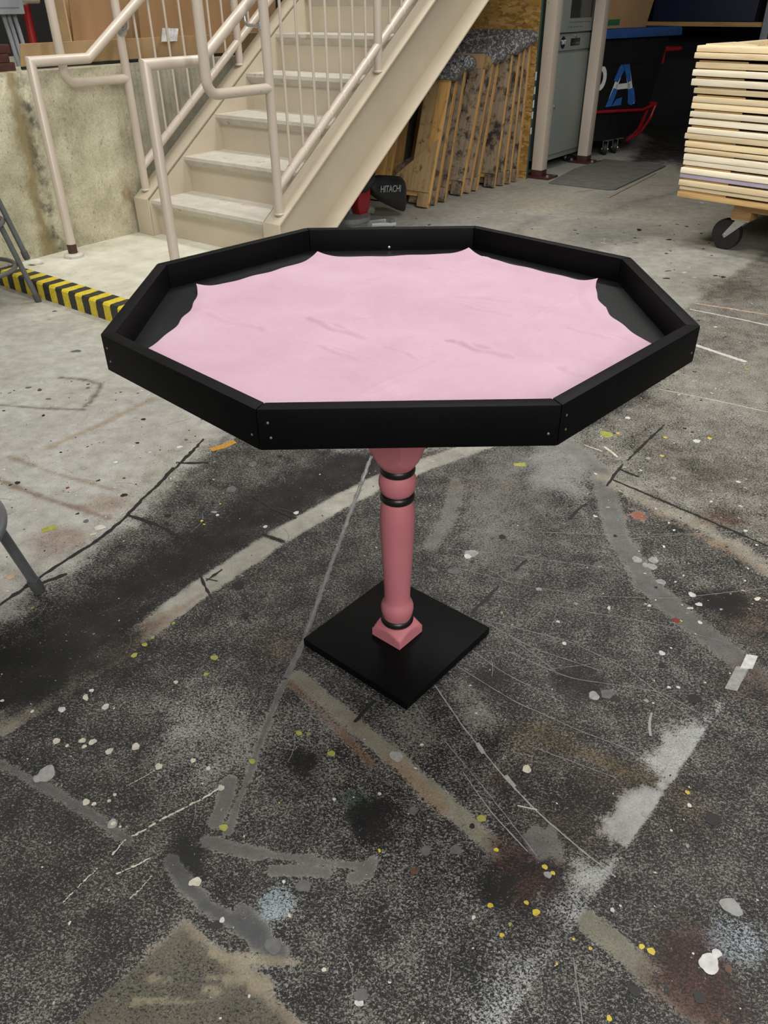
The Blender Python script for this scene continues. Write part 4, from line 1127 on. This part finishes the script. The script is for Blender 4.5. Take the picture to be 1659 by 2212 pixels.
b = MB(); b.box(-0.03, 0.0, -0.0, -0.02, L_, 0.012)
b.build('underside_shade_strip', M['blk'], cb)  # black strip put in for the shade beneath the box flap

b = MB(); b.prism([(0, 0), (0.10, 0.0), (0.12, 0.055), (0.02, 0.06)], 0, -0.003, 0.003)
pp = b.build('paper_sheet', M['paper']); pp.location = W(-0.19, 0.345, LZ + 0.085); pp.rotation_euler = (0, 0, RZ)
tag(pp, 'grey marbled paper sheet propped against the cardboard box flap', 'paper')

eb = thing('electrical_box', 'grey electrical box with conduits at the top left corner', 'electrical box', W(-0.45, -0.28, LZ), RZ)
b = MB(); b.box(-0.10, -0.22, 0.213, 0.0, 0.055, 0.60); b.build('enclosure', M['elec'], eb, bev=0.006)
b = MB()
b.box(0, -0.19, 0.24, 0.004, 0.03, 0.58); b.build('cover', M['elec'], eb, bev=0.002)
b = MB(); b.lathe([(0.018, 0), (0.022, 0.01), (0.022, 0.03), (0.016, 0.04), (0.016, 0.10)], 14, (-0.03, 0.055, 0.27), 'Y')
b.build('conduit_fitting', M['zinc'], eb)
for yy in (-0.03, -0.005, 0.025):
    b = MB(); b.tube([(-0.05, yy, 0.213), (-0.05, yy + 0.01, 0.12), (-0.05, yy + 0.02, 0.0)], 0.010, 10); b.build('conduit', M['elec'], eb)
b = MB(); b.tube([(0, 0, 0), (0, 0, 0.8)], 0.02, 14)
rp = b.build('red_pipe', M['red']); rp.location = W(-0.64, -0.10, LZ); tag(rp, 'upright red pipe behind the cardboard box', 'pipe')
for i, (zz, yy) in enumerate(((0.0, -0.60), (0.035, -0.62), (0.070, -0.605))):
    b = MB(); b.box(-0.18, -0.45, 0, 0.0, 0.14, 0.034)
    sb = b.build('steel_bar', M['redbrown'], bev=0.004); sb.location = W(-0.24, yy, LZ + zz); sb.rotation_euler = (0, 0, RZ)
    tag(sb, ('lowest', 'middle', 'topmost')[i] + ' rusty brown steel bar stacked on the wall ledge', 'steel bar', 'rusty bars on the ledge')

# ================================================================ UNDER THE STAIRS
# mitre saw
sw = thing('miter_saw', 'red and black mitre saw with dust bag on the floor under the stairs', 'saw', W(0.52, 0.995, 0), RZ)
b = MB(); b.prism([(-0.16, -0.20), (0.10, -0.22), (0.14, -0.12), (0.10, 0.0), (0.16, 0.10), (0.20, 0.10), (0.20, 0.14), (0.06, 0.14), (-0.06, 0.08), (-0.20, 0.10), (-0.22, -0.10)], 2, 0.0, 0.05)
b.build('saw_base', M['saw_grey'], sw, bev=0.008)
b = MB(); b.lathe([(0.12, 0.05), (0.12, 0.072), (0.10, 0.078)], 32, (0, -0.03, 0)); b.build('turntable', M['saw_grey'], sw)
b = MB(); b.box(-0.18, 0.02, 0.05, -0.16, 0.06, 0.13); b.box(-0.18, -0.16, 0.05, -0.16, 0.0, 0.12); b.build('fence', M['saw_grey'], sw, bev=0.003)
b = MB(); b.prism([(-0.01, 0.075), (0.055, 0.070), (0.085, 0.105), (0.095, 0.235), (-0.01, 0.25), (-0.03, 0.13)], 0, 0.0, 0.06)
b.build('red_arm', M['sawred'], sw, bev=0.012)
b = MB(); b.prism([(-0.035, 0.07), (0.005, 0.05), (0.10, 0.06), (0.20, 0.04), (0.205, 0.075), (0.13, 0.10), (0.10, 0.15), (0.09, 0.24), (-0.03, 0.24)], 0, -0.02, 0.0)
b.build('arm_bracket', M['saw_grey'], sw, bev=0.005)
b = MB(); b.lathe([(0.03, -0.10), (0.075, -0.09), (0.08, 0.0), (0.06, 0.06), (0.03, 0.07)], 24, (0.02, 0.05, 0.26), 'Y')
b.build('motor_housing', M['blk'], sw)
b = MB(); b.tube(fillet([(0.01, 0.02, 0.285), (0.01, 0.06, 0.315), (0.01, 0.15, 0.322), (0.01, 0.175, 0.30)], 0.012), 0.013, 12); b.build('handle', M['red'], sw)
# dust bag: a soft pouch
b = MB(); nb = 18; rows = []
prof2 = [(0.08, 0.255, 0.215, 0.018), (0.12, 0.265, 0.165, 0.032), (0.20, 0.262, 0.115, 0.045), (0.29, 0.247, 0.075, 0.050), (0.37, 0.232, 0.038, 0.046), (0.410, 0.205, 0.022, 0.034), (0.422, 0.175, 0.03, 0.018)]
vs = []; fs = []
for (y, zt_, zb_, hx) in prof2:
    for i in range(nb):
        a = 2 * PI * i / nb
        cx_ = math.copysign(abs(math.cos(a)) ** 0.6, math.cos(a)); sz = math.copysign(abs(math.sin(a)) ** 0.6, math.sin(a))
        vs.append((0.05 + hx * cx_, y, (zt_ + zb_) / 2 + (zt_ - zb_) / 2 * sz))
k = len(prof2)
for j in range(k - 1):
    for i in range(nb): fs.append((j * nb + i, j * nb + (i + 1) % nb, (j + 1) * nb + (i + 1) % nb, (j + 1) * nb + i))
fs += [tuple(range(nb)), tuple(range((k - 1) * nb, k * nb))]
b.add(vs, fs); bag = b.build('dust_bag', M['bag'], sw, ang=60)
Mx = Matrix.Translation((0.103, 0.228, 0.186)) @ Matrix(((0, 0, 1, 0), (1, 0, 0, 0), (0, 1, 0, 0), (0, 0, 0, 1))) @ Matrix.Rotation(-0.13, 4, 'Z')
text_mesh('HITACHI', 0.052, 'bag_lettering', M['letter'], bag, Mx, 0.0006, 0.0006)
b = MB(); b.prism([(-0.30, -0.018), (0.10, -0.018), (0.135, -0.006), (0.138, 0.012), (0.115, 0.022), (-0.30, 0.022)], 2, 0.012, 0.030)
b.xf(Matrix.Translation((0.02, 0.02, 0)) @ Matrix.Rotation(PI / 2 - 0.85, 4, 'Z'))
b.xf(Matrix.Translation((0.09, 0.025, 0.0)))
rl = b.build('side_rail', M['saw_rail'], sw, bev=0.003); rl['label'] = 'pale aluminium side rail'
b = MB(); b.box(-0.03, -0.05, 0, 0.03, 0.05, 0.03)
yb = b.build('yellow_block', M['yellow'], bev=0.004); yb.location = W(0.75, 0.90, 0); yb.rotation_euler = (0, 0, RZ)
tag(yb, 'small yellow block on the floor below the stair stringer', 'block')

# trestles leaning against the chipboard
TB = [(0.60, 1.640, 17.0, 0.80, 1), (0.59, 1.735, 16.0, 0.81, 0), (0.59, 1.850, 14.0, 0.83, 0), (0.57, 2.080, 16.5, 0.83, 2), (0.575, 2.178, 16.0, 0.85, 0), (0.57, 2.275, 14.0, 0.86, 0),
      (0.62, 2.437, 9.0, 0.88, 2), (0.630, 2.540, 7.0, 0.89, 0), (0.635, 2.625, 5.0, 0.90, 0), (0.635, 2.722, 3.2, 0.92, 0)]
ords = ['first', 'second', 'third', 'fourth', 'fifth', 'sixth', 'seventh', 'eighth', 'ninth', 'tenth']
for i, (a, y, lean, H, kind) in enumerate(TB):
    t = thing('wooden_trestle', '%s paint-crusted wooden trestle counting from the saw, leaning under the stairs' % ords[i], 'trestle', W(a, y, 0), RZ, 'wooden trestles under the stairs')
    t.rotation_euler = (-math.radians(lean), 0, 0)
    t.rotation_mode = 'XYZ'
    t.matrix_world = Matrix.Translation(W(a, y, 0.004)) @ Matrix.Rotation(RZ, 4, 'Z') @ Matrix.Rotation(-math.radians(lean), 4, 'X')
    wd = 0.46; th = 0.022
    rr = random.Random(i)
    for s_, x0 in ((0, -0.075), (1, -wd)):
        b = MB(); b.box(x0, 0, 0.012 if s_ else 0.0, x0 + 0.075, th, H - 0.03); b.build('stile', M['stile'], t, bev=0.003)
        b = MB(); b.prism([(x0 + 0.004, 0), (x0 + 0.012, -0.0), (x0 + 0.075, 0.0), (x0 + 0.075, 0.085), (x0 + 0.0, 0.085), (x0, 0.012)], 1, -0.022, 0.0)
        b.build('foot_block', M['tplyd'] if kind != 1 else M['tply'], t, bev=0.004)
    # plywood skin layers, doubled with a second pine edge behind
    mt = M['tply'] if kind == 1 else M['tplyd']
    b = MB()
    if kind == 1:
        b.prism([(-0.004, 0.088), (-0.004, 0.40), (-0.36, 0.10), (-0.36, 0.088)], 1, -0.016, 0.0)
    else:
        b.prism([(-0.004, 0.088), (-0.004, H - 0.05), (-0.10, H - 0.05), (-0.12, 0.34), (-0.34, 0.20), (-0.34, 0.088)], 1, -0.016, 0.0)
    b.build('plywood_gusset', mt, t, bev=0.002)
    b = MB(); b.box(-wd + 0.075, 0, 0.06, -0.075, th, 0.13); b.build('bottom_rail', M['stile'], t, bev=0.002)
    b = MB(); b.prism([(-0.076, 0.14), (-0.076, H - 0.06), (-0.17, H - 0.06), (-0.17, 0.14)], 1, 0.001, th - 0.001); b.build('brace', mt, t)
    b = MB(); b.box(-0.17, th + 0.001, 0.02, -0.006, th + 0.017, H - 0.10); b.build('plywood_back', M['stile'] if i % 2 else M['tplyd'], t, bev=0.002)
    # top: rounded plank ends thick with old paint
    capm = M['crust'] if kind != 2 or i > 4 else M['tply']
    n = 9; ex = 0.022 + 0.035 * rr.random()
    pl = [(-wd, -0.085), (ex - 0.045, -0.085)]
    for k in range(n):
        an = -PI / 2 + PI * k / (n - 1)
        pl.append((ex - 0.045 + 0.045 * math.cos(an), -0.042 + 0.043 * math.sin(an)))
    pl += [(-wd, 0.0)]
    b = MB(); b.prism([(p[0], p[1] + H + 0.02) for p in pl], 1, -0.020, th + 0.020)
    o = b.build('top_beam', capm, t, bev=0.010)

# chipboard sheet behind the trestles
b = MB(); b.cur = 0; b.box(-0.80, 0, 0, -0.003, 0.018, 1.85); b.cur = 1; b.box(-0.003, 0, 0, 0.0, 0.018, 1.85)
b.cur = 2
for z in (0.30, 0.40, 0.47, 0.555, 0.64): b.box(-0.0005, -0.0006, z, 0.0007, 0.0185, z + 0.048 + 0.01 * math.sin(z * 40))
ob = b.build('chipboard_sheet', [M['osb'], M['osb_edge'], M['osb_white']])
ob.matrix_world = Matrix.Translation(W(0.640, 2.868, 0.0)) @ Matrix.Rotation(RZ, 4, 'Z') @ Matrix.Rotation(-math.radians(0.6), 4, 'X')
tag(ob, 'tall chipboard sheet with green edge standing behind the trestles', 'board')

# dim boards standing in the dark behind the saw
for i, (px_a, yb_, wd, ht, mt, lab) in enumerate(((0.05, 1.93, 0.028, 0.62, 'board', 'orange lath standing in the dark behind the saw bag'), (-0.03, 2.12, 0.10, 0.55, 'boardg', 'wide grey board standing in the dark behind the saw'), (0.075, 2.20, 0.022, 0.56, 'board', 'short orange board beside the wide grey board in the dark'), (0.06, 2.50, 0.035, 0.66, 'board', 'thin batten leaning in the dark below the stair flight'))):
    b = MB(); b.box(0, 0, 0, wd, 0.02, ht)
    o = b.build('wooden_board', M[mt], bev=0.002)
    o.matrix_world = Matrix.Translation(W(px_a, yb_, 0.002)) @ Matrix.Rotation(RZ, 4, 'Z') @ Matrix.Rotation(-math.radians(10), 4, 'X')
    tag(o, lab, 'board', 'boards in the dark under the stairs')

# ================================================================ COLUMNS AND CABINET
for i, (a, y, lab) in enumerate(((0.688, 2.968, 'tan steel column beside the chipboard sheet'), (0.69, 3.735, 'tan steel column between the grey cabinet and the rubbish cart'))):
    t = thing('steel_column', lab, 'column', W(a, y, 0), RZ)
    b = MB(); h = 0.042
    b.box(-h, -h, 0.055, h, h, 2.42); b.build('shaft', M['tan'], t, bev=0.006)
    b = MB(); b.box(-h - 0.001, -h - 0.001, 0.012, h + 0.001, h + 0.001, 0.058); o = b.build('column_foot', M['redbrown'], t, bev=0.006); o['label'] = 'red brown primed foot'
    b = MB(); b.box(-0.11, -0.06, 0, 0.11, 0.10, 0.014); pl = b.build('foot_plate', M['redbrown'], t, bev=0.002)
    b = MB()
    for sx in (-0.09, 0.09):
        for sy in (-0.035, 0.075): b.lathe([(0.012, 0.014), (0.012, 0.024), (0.006, 0.030)], 6, (sx, sy, 0))
    b.build('anchor_bolt', M['zinc'], pl)

cbn = thing('equipment_cabinet', 'grey wheeled steel computer cabinet between the tan columns', 'cabinet', W(0.612, 3.15, 0), RZ)
CW = 0.655
b = MB(); b.box(-0.45, 0, 0.072, -0.004, CW, 1.60); b.build('cabinet_body', M['cab'], cbn, bev=0.004)
b = MB(); b.box(-0.003, 0.022, 0.112, 0.010, CW - 0.012, 0.782); d = b.build('lower_door', M['cab'], cbn, bev=0.004)
b = MB(); b.lathe([(0.012, 0.010), (0.012, 0.018), (0.006, 0.022)], 14, (0, 0.095, 0.445), 'X'); b.build('door_lock', M['zinc'], d)
b = MB(); b.box(-0.004, 0.008, 0.798, 0.008, CW - 0.008, 0.902); dr = b.build('drawer_front', M['cab'], cbn, bev=0.003)
b = MB(); b.lathe([(0.038, 0.0), (0.038, 0.010), (0.034, 0.012)], 28, (0, 0.140, 0.851), 'X'); bd = b.build('round_badge', M['blk'], dr)
Mx = Matrix.Translation((0.0125, 0.140, 0.851)) @ Matrix(((0, 0, 1, 0), (1, 0, 0, 0), (0, 1, 0, 0), (0, 0, 0, 1)))
text_mesh('TNT', 0.038, 'badge_lettering', M['white'], bd, Mx, 0.0005, 0.001)
b = MB(); b.box(0.006, 0.262, 0.826, 0.0105, 0.415, 0.872); sl = b.build('disk_slot', M['blk'], dr, bev=0.003)
b = MB(); b.box(0.010, 0.278, 0.832, 0.0145, 0.40, 0.848); b.build('slot_cover', M['glass'], sl, bev=0.002)
b = MB(); b.lathe([(0.012, 0.008), (0.012, 0.016), (0.006, 0.020)], 14, (0, 0.338, 0.889), 'X'); b.build('drawer_lock', M['zinc'], dr)
b = MB(); b.box(-0.003, 0.062, 0.912, 0.022, CW - 0.03, 1.58); wd_ = b.build('window_door', M['cab'], cbn, bev=0.004)
b = MB(); b.box(-0.003, 0.045, 0.906, 0.004, 0.062, 1.58); b.build('door_gap', M['cabdark'], wd_)
b = MB(); b.box(0.0215, 0.185, 0.998, 0.0235, CW - 0.11, 1.50); b.build('window_pane', M['glass'], wd_)
b = MB(); rr = random.Random(4)
for z, y0, y1 in ((0.972, 0.175, 0.53), (0.944, 0.165, 0.40)):
    y = y0
    while y < y1:
        l_ = rr.uniform(0.006, 0.02); b.box(0.0222, y, z - rr.uniform(0.002, 0.005), 0.0228, y + l_, z + rr.uniform(0.002, 0.005)); y += l_ + rr.uniform(0.004, 0.014)
b.build('worn_print', M['cabfade'], wd_)
def caster(parent, x, y, R, wdt, ztop, trail, ang, wheel_m, fork_m):
    b = MB(); cs = math.cos(ang); sn = math.sin(ang)
    pr = [(R * 0.35, -wdt / 2), (R * 0.72, -wdt / 2), (R * 0.80, -wdt / 2 - 0.001), (R * 0.95, -wdt / 2), (R, -wdt / 2 + wdt * 0.18), (R, wdt / 2 - wdt * 0.18), (R * 0.95, wdt / 2), (R * 0.80, wdt / 2 + 0.001), (R * 0.72, wdt / 2), (R * 0.35, wdt / 2)]
    b.lathe(pr, 36, (0, 0, 0), 'X')
    T = Matrix.Translation((x - trail * -sn, y - trail * cs, R)) @ Matrix.Rotation(ang, 4, 'Z')
    b.xf(T)
    f = MB()
    for s in (-1, 1):
        x0 = s * (wdt / 2 + 0.003); x1 = s * (wdt / 2 + 0.006)
        f.prism([(-0.014, -0.004), (0.0, -0.018), (0.014, -0.006), (trail + 0.03, ztop - R - 0.008), (trail - 0.03, ztop - R - 0.008)], 0, min(x0, x1), max(x0, x1))
        f.lathe([(0.009, 0), (0.009, s * 0.008), (0.005, s * 0.010)], 10, (x1, 0, 0), 'X')
    f.box(-wdt / 2 - 0.006, trail - 0.035, ztop - R - 0.010, wdt / 2 + 0.006, trail + 0.035, ztop - R - 0.004)
    f.xf(T)
    f.box(x - 0.045, y - 0.045, ztop - 0.005, x + 0.045, y + 0.045, ztop)
    fo = f.build('caster_fork', fork_m, parent)
    b.build('caster_wheel', wheel_m, fo)
for y in (0.10, CW - 0.08):
    for x in (-0.08, -0.38): caster(cbn, x, y, 0.032, 0.026, 0.074, 0.015, 1.2, M['rubber'], M['zinc'])

# ================================================================ RUBBISH CART
CR = math.radians(-12)
tt = thing('tilt_cart', 'black plastic tilt cart with red frame behind the tan column', 'cart', W(0.62, 3.84, 0), RZ + CR)
b = MB(); b.prism([(0.04, 0.845), (0.02, 0.30), (0.07, 0.15), (0.16, 0.125), (0.40, 0.108), (0.56, 0.108), (0.70, 0.135), (0.80, 0.205), (0.865, 0.32), (1.0, 0.79), (1.012, 0.80), (1.012, 0.845)], 0, -0.60, 0.0)
b.build('tub', M['blk'], tt, bev=0.02)
b = MB(); b.box(-0.58, 0.05, 0.665, 0.006, 0.95, 0.677); b.build('moulded_step', M['blk'], tt, bev=0.003)
b = MB()
for x in (0.014, -0.614):
    b.tube(fillet([(x, -0.02, 0.352), (x, 0.76, 0.315), (x, 0.955, 0.348)], 0.10), 0.012, 10)
    b.tube(fillet([(x, 0.955, 0.348), (x, 0.90, 0.24), (x, 0.78, 0.135), (x, 0.60, 0.098)], 0.10), 0.012, 10)
b.tube([(0.014, 0.955, 0.348), (-0.614, 0.955, 0.348)], 0.012, 10)
b.tube([(0.014, -0.02, 0.352), (-0.614, -0.02, 0.352)], 0.012, 10)
b.prism([(0.84, 0.30), (0.875, 0.32), (0.80, 0.175), (0.68, 0.10), (0.62, 0.10), (0.74, 0.15)], 0, 0.0, 0.008)
fr = b.build('tube_frame', M['red'], tt)
b = MB()
b.tube(fillet([(-0.02, 0.98, 0.745), (-0.02, 1.30, 0.745), (-0.20, 1.30, 0.745), (-0.20, 0.98, 0.745)], 0.07), 0.015, 12)
b.box(-0.035, 0.955, 0.65, -0.005, 1.0, 0.765); b.box(-0.215, 0.955, 0.65, -0.185, 1.0, 0.765)
b.build('push_handle', M['red'], tt)
b = MB(); b.prism([(0.872, 0.35), (0.972, 0.67), (0.985, 0.67), (0.885, 0.35)], 0, -0.08, -0.02); b.build('handle_bracket', M['saw_grey'], tt)
b = MB(); b.prism([(0.01, 0.852), (1.125, 0.850), (1.13, 0.856), (1.112, 0.908), (1.08, 0.915), (0.01, 0.915)], 0, -0.64, 0.045); b.build('lid', M['blue'], tt, bev=0.006)
# painted letters: a white P and an A patched with blue tape
b = MB()
def strip(b, pts, x0=0.002, x1=0.0035): b.prism(pts, 0, x0, x1)
arc = []
for k in range(11):
    an = PI / 2 - PI * k / 10; arc.append((0.125 + 0.075 * math.cos(an), 0.585 + 0.088 * math.sin(an)))
arc2 = []
for k in range(11):
    an = -PI / 2 + PI * k / 10; arc2.append((0.115 + 0.042 * math.cos(an), 0.585 + 0.052 * math.sin(an)))
strip(b, [(0.05, 0.673)] + arc + [(0.05, 0.497), (0.05, 0.533)] + arc2 + [(0.05, 0.637)])
b.box(0.002, 0.035, 0.39, 0.0035, 0.075, 0.673)
b.build('letter_p', M['white'], tt)
b = MB()
strip(b, [(0.25, 0.385), (0.31, 0.385), (0.43, 0.655), (0.375, 0.655)]); strip(b, [(0.43, 0.655), (0.495, 0.655), (0.645, 0.37), (0.58, 0.37)]); strip(b, [(0.335, 0.49), (0.55, 0.49), (0.535, 0.53), (0.35, 0.53)])
la = b.build('letter_a', M['white'], tt)
b = MB()
for pts in ([(0.235, 0.372), (0.315, 0.372), (0.375, 0.49), (0.315, 0.505)], [(0.305, 0.56), (0.36, 0.54), (0.435, 0.63), (0.42, 0.665), (0.37, 0.668)], [(0.385, 0.67), (0.49, 0.668), (0.545, 0.545), (0.50, 0.53), (0.44, 0.62)], [(0.52, 0.485), (0.60, 0.49), (0.65, 0.385), (0.60, 0.358), (0.545, 0.375)], [(0.37, 0.42), (0.45, 0.43), (0.45, 0.372), (0.32, 0.372)]):
    strip(b, pts, 0.0036, 0.0046)
b.build('blue_tape', M['bluetape'], la)
for y in (0.36, 0.50):
    caster(tt, -0.03, y, 0.046, 0.03, 0.118, 0.015, 0.5, M['rubber'], M['zinc'])
for y in (0.3, 0.55): caster(tt, -0.50, y, 0.046, 0.03, 0.118, 0.015, 0.4, M['rubber'], M['zinc'])
bx = thing('cardboard_carton', 'brown cardboard carton sitting on the blue cart lid', 'box', W(0.62, 3.84, 0.917), RZ + CR)
b = MB(); b.prism([(0.0, 0), (0.645, 0), (0.76, 0.34), (0.0, 0.34)], 0, -0.50, -0.0); b.build('carton_body', M['card_dark'], bx, bev=0.003)
b = MB(); b.box(0.0004, 0.02, 0.02, 0.0012, 0.28, 0.06); b.build('printed_band', M['cardgreen'], bx)

# shelf bay on the right, deep in the dark
sh = thing('storage_shelf', 'wooden storage shelf with a grey upright in the dark back bay', 'shelf', W(0.30, 5.55, 0), RZ)
b = MB(); b.box(0, 0, 0.895, 1.9, 0.45, 0.93); b.build('shelf_board', M['doll'], sh, bev=0.002)
b = MB(); b.box(1.07, -0.03, 0.0, 1.13, -0.002, 2.1); b.box(1.75, -0.03, 0.0, 1.81, -0.002, 2.1); b.build('upright', M['elec'], sh, bev=0.003)
b = MB(); b.prism([(0.07, 0.93), (0.98, 0.93), (1.0, 1.35), (0.05, 1.35)], 1, 0.03, 0.42)
nb_ = b.build('storage_tub', M['navy'], bev=0.012); place(nb_, 0.30, 5.55, 0.001)
tag(nb_, 'dark navy plastic tub on the back shelf', 'tub')

# mat and lath on the floor of the aisle
b = MB()
mp_ = [(0.86, 2.80), (1.30, 2.82), (1.345, 2.86), (1.30, 3.93), (1.25, 3.96), (0.78, 3.93), (0.77, 3.40)]
b.prism(mp_, 2, 0.0006, 0.011)
fm = b.build('floor_mat', M['mat_grey'], bev=0.003); place(fm, 0, 0)
tag(fm, 'worn grey rubber floor mat in front of the cabinet', 'mat')
b = MB(); b.prism([(1.388, 2.59), (1.415, 2.59), (1.35, 3.60), (1.33, 3.60)], 2, 0.0006, 0.006)
lt = b.build('wooden_lath', M['lathgrey']); place(lt, 0, 0)
tag(lt, 'thin wooden lath lying along the edge of the floor mat', 'lath')

# ================================================================ STACK OF FLATS ON A DOLLY
SR = math.radians(-7.5)
dl = thing('wheeled_dolly', 'low wooden dolly on black casters under the pine frames', 'dolly', W(2.158, 1.652, 0), RZ + SR)
b = MB()
b.box(0.27, 0.10, 0.205, 1.40, 0.19, 0.250); b.box(0.27, 1.9, 0.205, 1.40, 1.99, 0.250)
for x in (0.32, 0.8, 1.3): b.box(x, 0.19, 0.212, x + 0.09, 1.9, 0.248)
b.build('dolly_deck', M['doll'], dl, bev=0.003)
for x in (0.265, 1.30):
    for y in (0.10, 1.90):
        b = MB(); b.box(x, y, 0.163, x + 0.10, y + 0.09, 0.206); b.build('riser_block', M['doll'], dl, bev=0.003)
caster(dl, 0.315, 0.15, 0.077, 0.042, 0.163, 0.070, -1.62, M['rubber'], M['zinc'])
caster(dl, 1.35, 0.16, 0.079, 0.042, 0.163, 0.035, 0.2, M['rubber'], M['zinc'])
caster(dl, 0.325, 1.95, 0.079, 0.042, 0.163, 0.035, 1.4, M['rubber'], M['zinc'])
caster(dl, 1.35, 1.95, 0.079, 0.042, 0.163, 0.035, 2.0, M['rubber'], M['zinc'])

# heights read off the stack, bottom to top: (z0 of front rail, thickness, block side, shift across, material, label look)
px_rows = [(870, 780), (750, 690), (680, 590), (560, 492), (490, 400), (362, 288), (283, 190)]
tops = []
# rows measured down the left end of the stack in photo pixels (top edge, bottom edge)
rowpx = [(104.6, 117), (118, 130), (137, 149), (151.5, 164.5), (170, 184), (188, 199.5), (205.5, 217.5), (218, 231), (236, 248), (251.5, 264.5), (270, 282), (282.5, 295), (299, 312), (314, 324), (327, 340.8), (341, 352), (357.5, 370.5), (371, 381), (385, 398), (399, 408), (412.5, 425)]
NF = len(rowpx)
y_hi, y_lo = 104.6, 425.0
def zrow(y): # stack is upright: height along the front corner is nearly projective-linear
    z0, z1 = 0.2505, 0.925
    t = (y_lo - y) / (y_lo - y_hi)
    # perspective correction along a vertical edge
    d0, d1 = 4.25, 3.90
    return z0 + (z1 - z0) * t * d0 / (t * d0 + (1 - t) * d1) if False else z0 + (z1 - z0) * (t * d0 / (d1 + t * (d0 - d1)) if False else t)
leftx = [1505, 1501, 1502, 1497, 1494.5, 1498, 1497, 1494, 1491, 1488, 1485, 1479, 1479, 1477.5, 1476, 1474, 1469.5, 1466.5, 1465, 1465, 1460]
looks = {0: 'topmost, pale pine', 17: 'lavender painted', 20: 'orange toned, at the bottom', 7: 'with a bluish stain'}
wt = ['topmost', 'second', 'third', 'fourth', 'fifth', 'sixth', 'seventh', 'eighth', 'ninth', 'tenth', 'eleventh', 'twelfth', 'thirteenth', 'fourteenth', 'fifteenth', 'sixteenth', 'seventeenth', 'eighteenth', 'nineteenth', 'twentieth', 'bottom']
upset = {0: False}
for i in range(NF - 1, -1, -1):
    yt, yb_ = rowpx[i]
    z0 = zrow(yb_); z1 = zrow(yt)
    nxt = zrow(rowpx[i - 1][1]) if i > 0 else z1 + 0.02
    # shift along the front face so the ends step like the photograph
    vx = 1520 - (1520 - 1460) * (yt - 104.6) / (412.5 - 104.6)   # plumb line through the bottom corner
    dx = (leftx[i] - vx) / 395.0
    look = {0: ' of pale yellow pine', 17: ', edge painted lavender', 20: ' of orange pine', 7: ', edge stained blue grey'}.get(i, '')
    lab = ('%s pine frame%s in the dolly stack' if i in (0, 20) else '%s pine frame from the top of the dolly stack%s') % (wt[i], look)
    t = thing('pine_frame', lab, 'frame', W(2.158, 1.652, z0), RZ + SR, 'pine frames stacked on the dolly')
    t.location = Vector(W(2.158, 1.652, z0)) + Vector((math.cos(RZ + SR), math.sin(RZ + SR), 0)) * dx
    th = max(0.018, z1 - z0 - 0.0006)
    WF, DF = 1.22, 2.05
    mt = M['lav'] if i == 17 else M['pine_o'] if i == 20 else (M['pine'], M['pine_w'], M['pine_w'], M['pine'])[(i * 7 + (i // 3)) % 4]
    if i in (0, 2): mt = M['pine']
    jy = random.uniform(-0.004, 0.004)
    b = MB(); b.box(0, jy, 0, WF, 0.066 + jy, th); b.build('front_rail', mt, t, bev=0.004)
    b = MB(); b.box(0, DF - 0.066, 0, WF, DF, th); b.build('back_rail', mt, t, bev=0.003)
    for x in (0, WF - 0.066):
        b = MB(); b.box(x, 0.067 + jy, 0, x + 0.066, DF - 0.067, th)
        o = b.build('side_rail', mt, t, bev=0.003)
    b = MB(); b.box(0.060, 0.060 + jy, 0.001, WF - 0.06, DF - 0.06, 0.004); b.build('added_backing_sheet', M['skin'] if i else M['pine'], t)  # sheet added to stop light passing, so the gaps stay black
    gap = nxt - z1
    if gap > 0.004 and i > 0:
        h = min(gap * 0.75, 0.007)
        for x in (0.012, WF - 0.252):
            b = MB(); b.prism([(x, 0.014), (x + 0.24, 0.014), (x + (0.24 if x > 0.5 else 0.0), 0.25)], 2, th, th + h); b.build('corner_block', M['ply'], t)
    if i == 0:
        for y in (0.66, 1.33):
            b = MB(); b.box(0.067, y, 0, WF - 0.067, y + 0.066, th); b.build('cross_rail', mt, t, bev=0.003)
        b = MB(); b.prism([(0.02, 0.05), (0.28, 0.02), (0.26, 0.05), (0.05, 0.30)], 2, th, th + 0.006); b.build('corner_block', M['pine'], t)
bpy.context.view_layer.update()
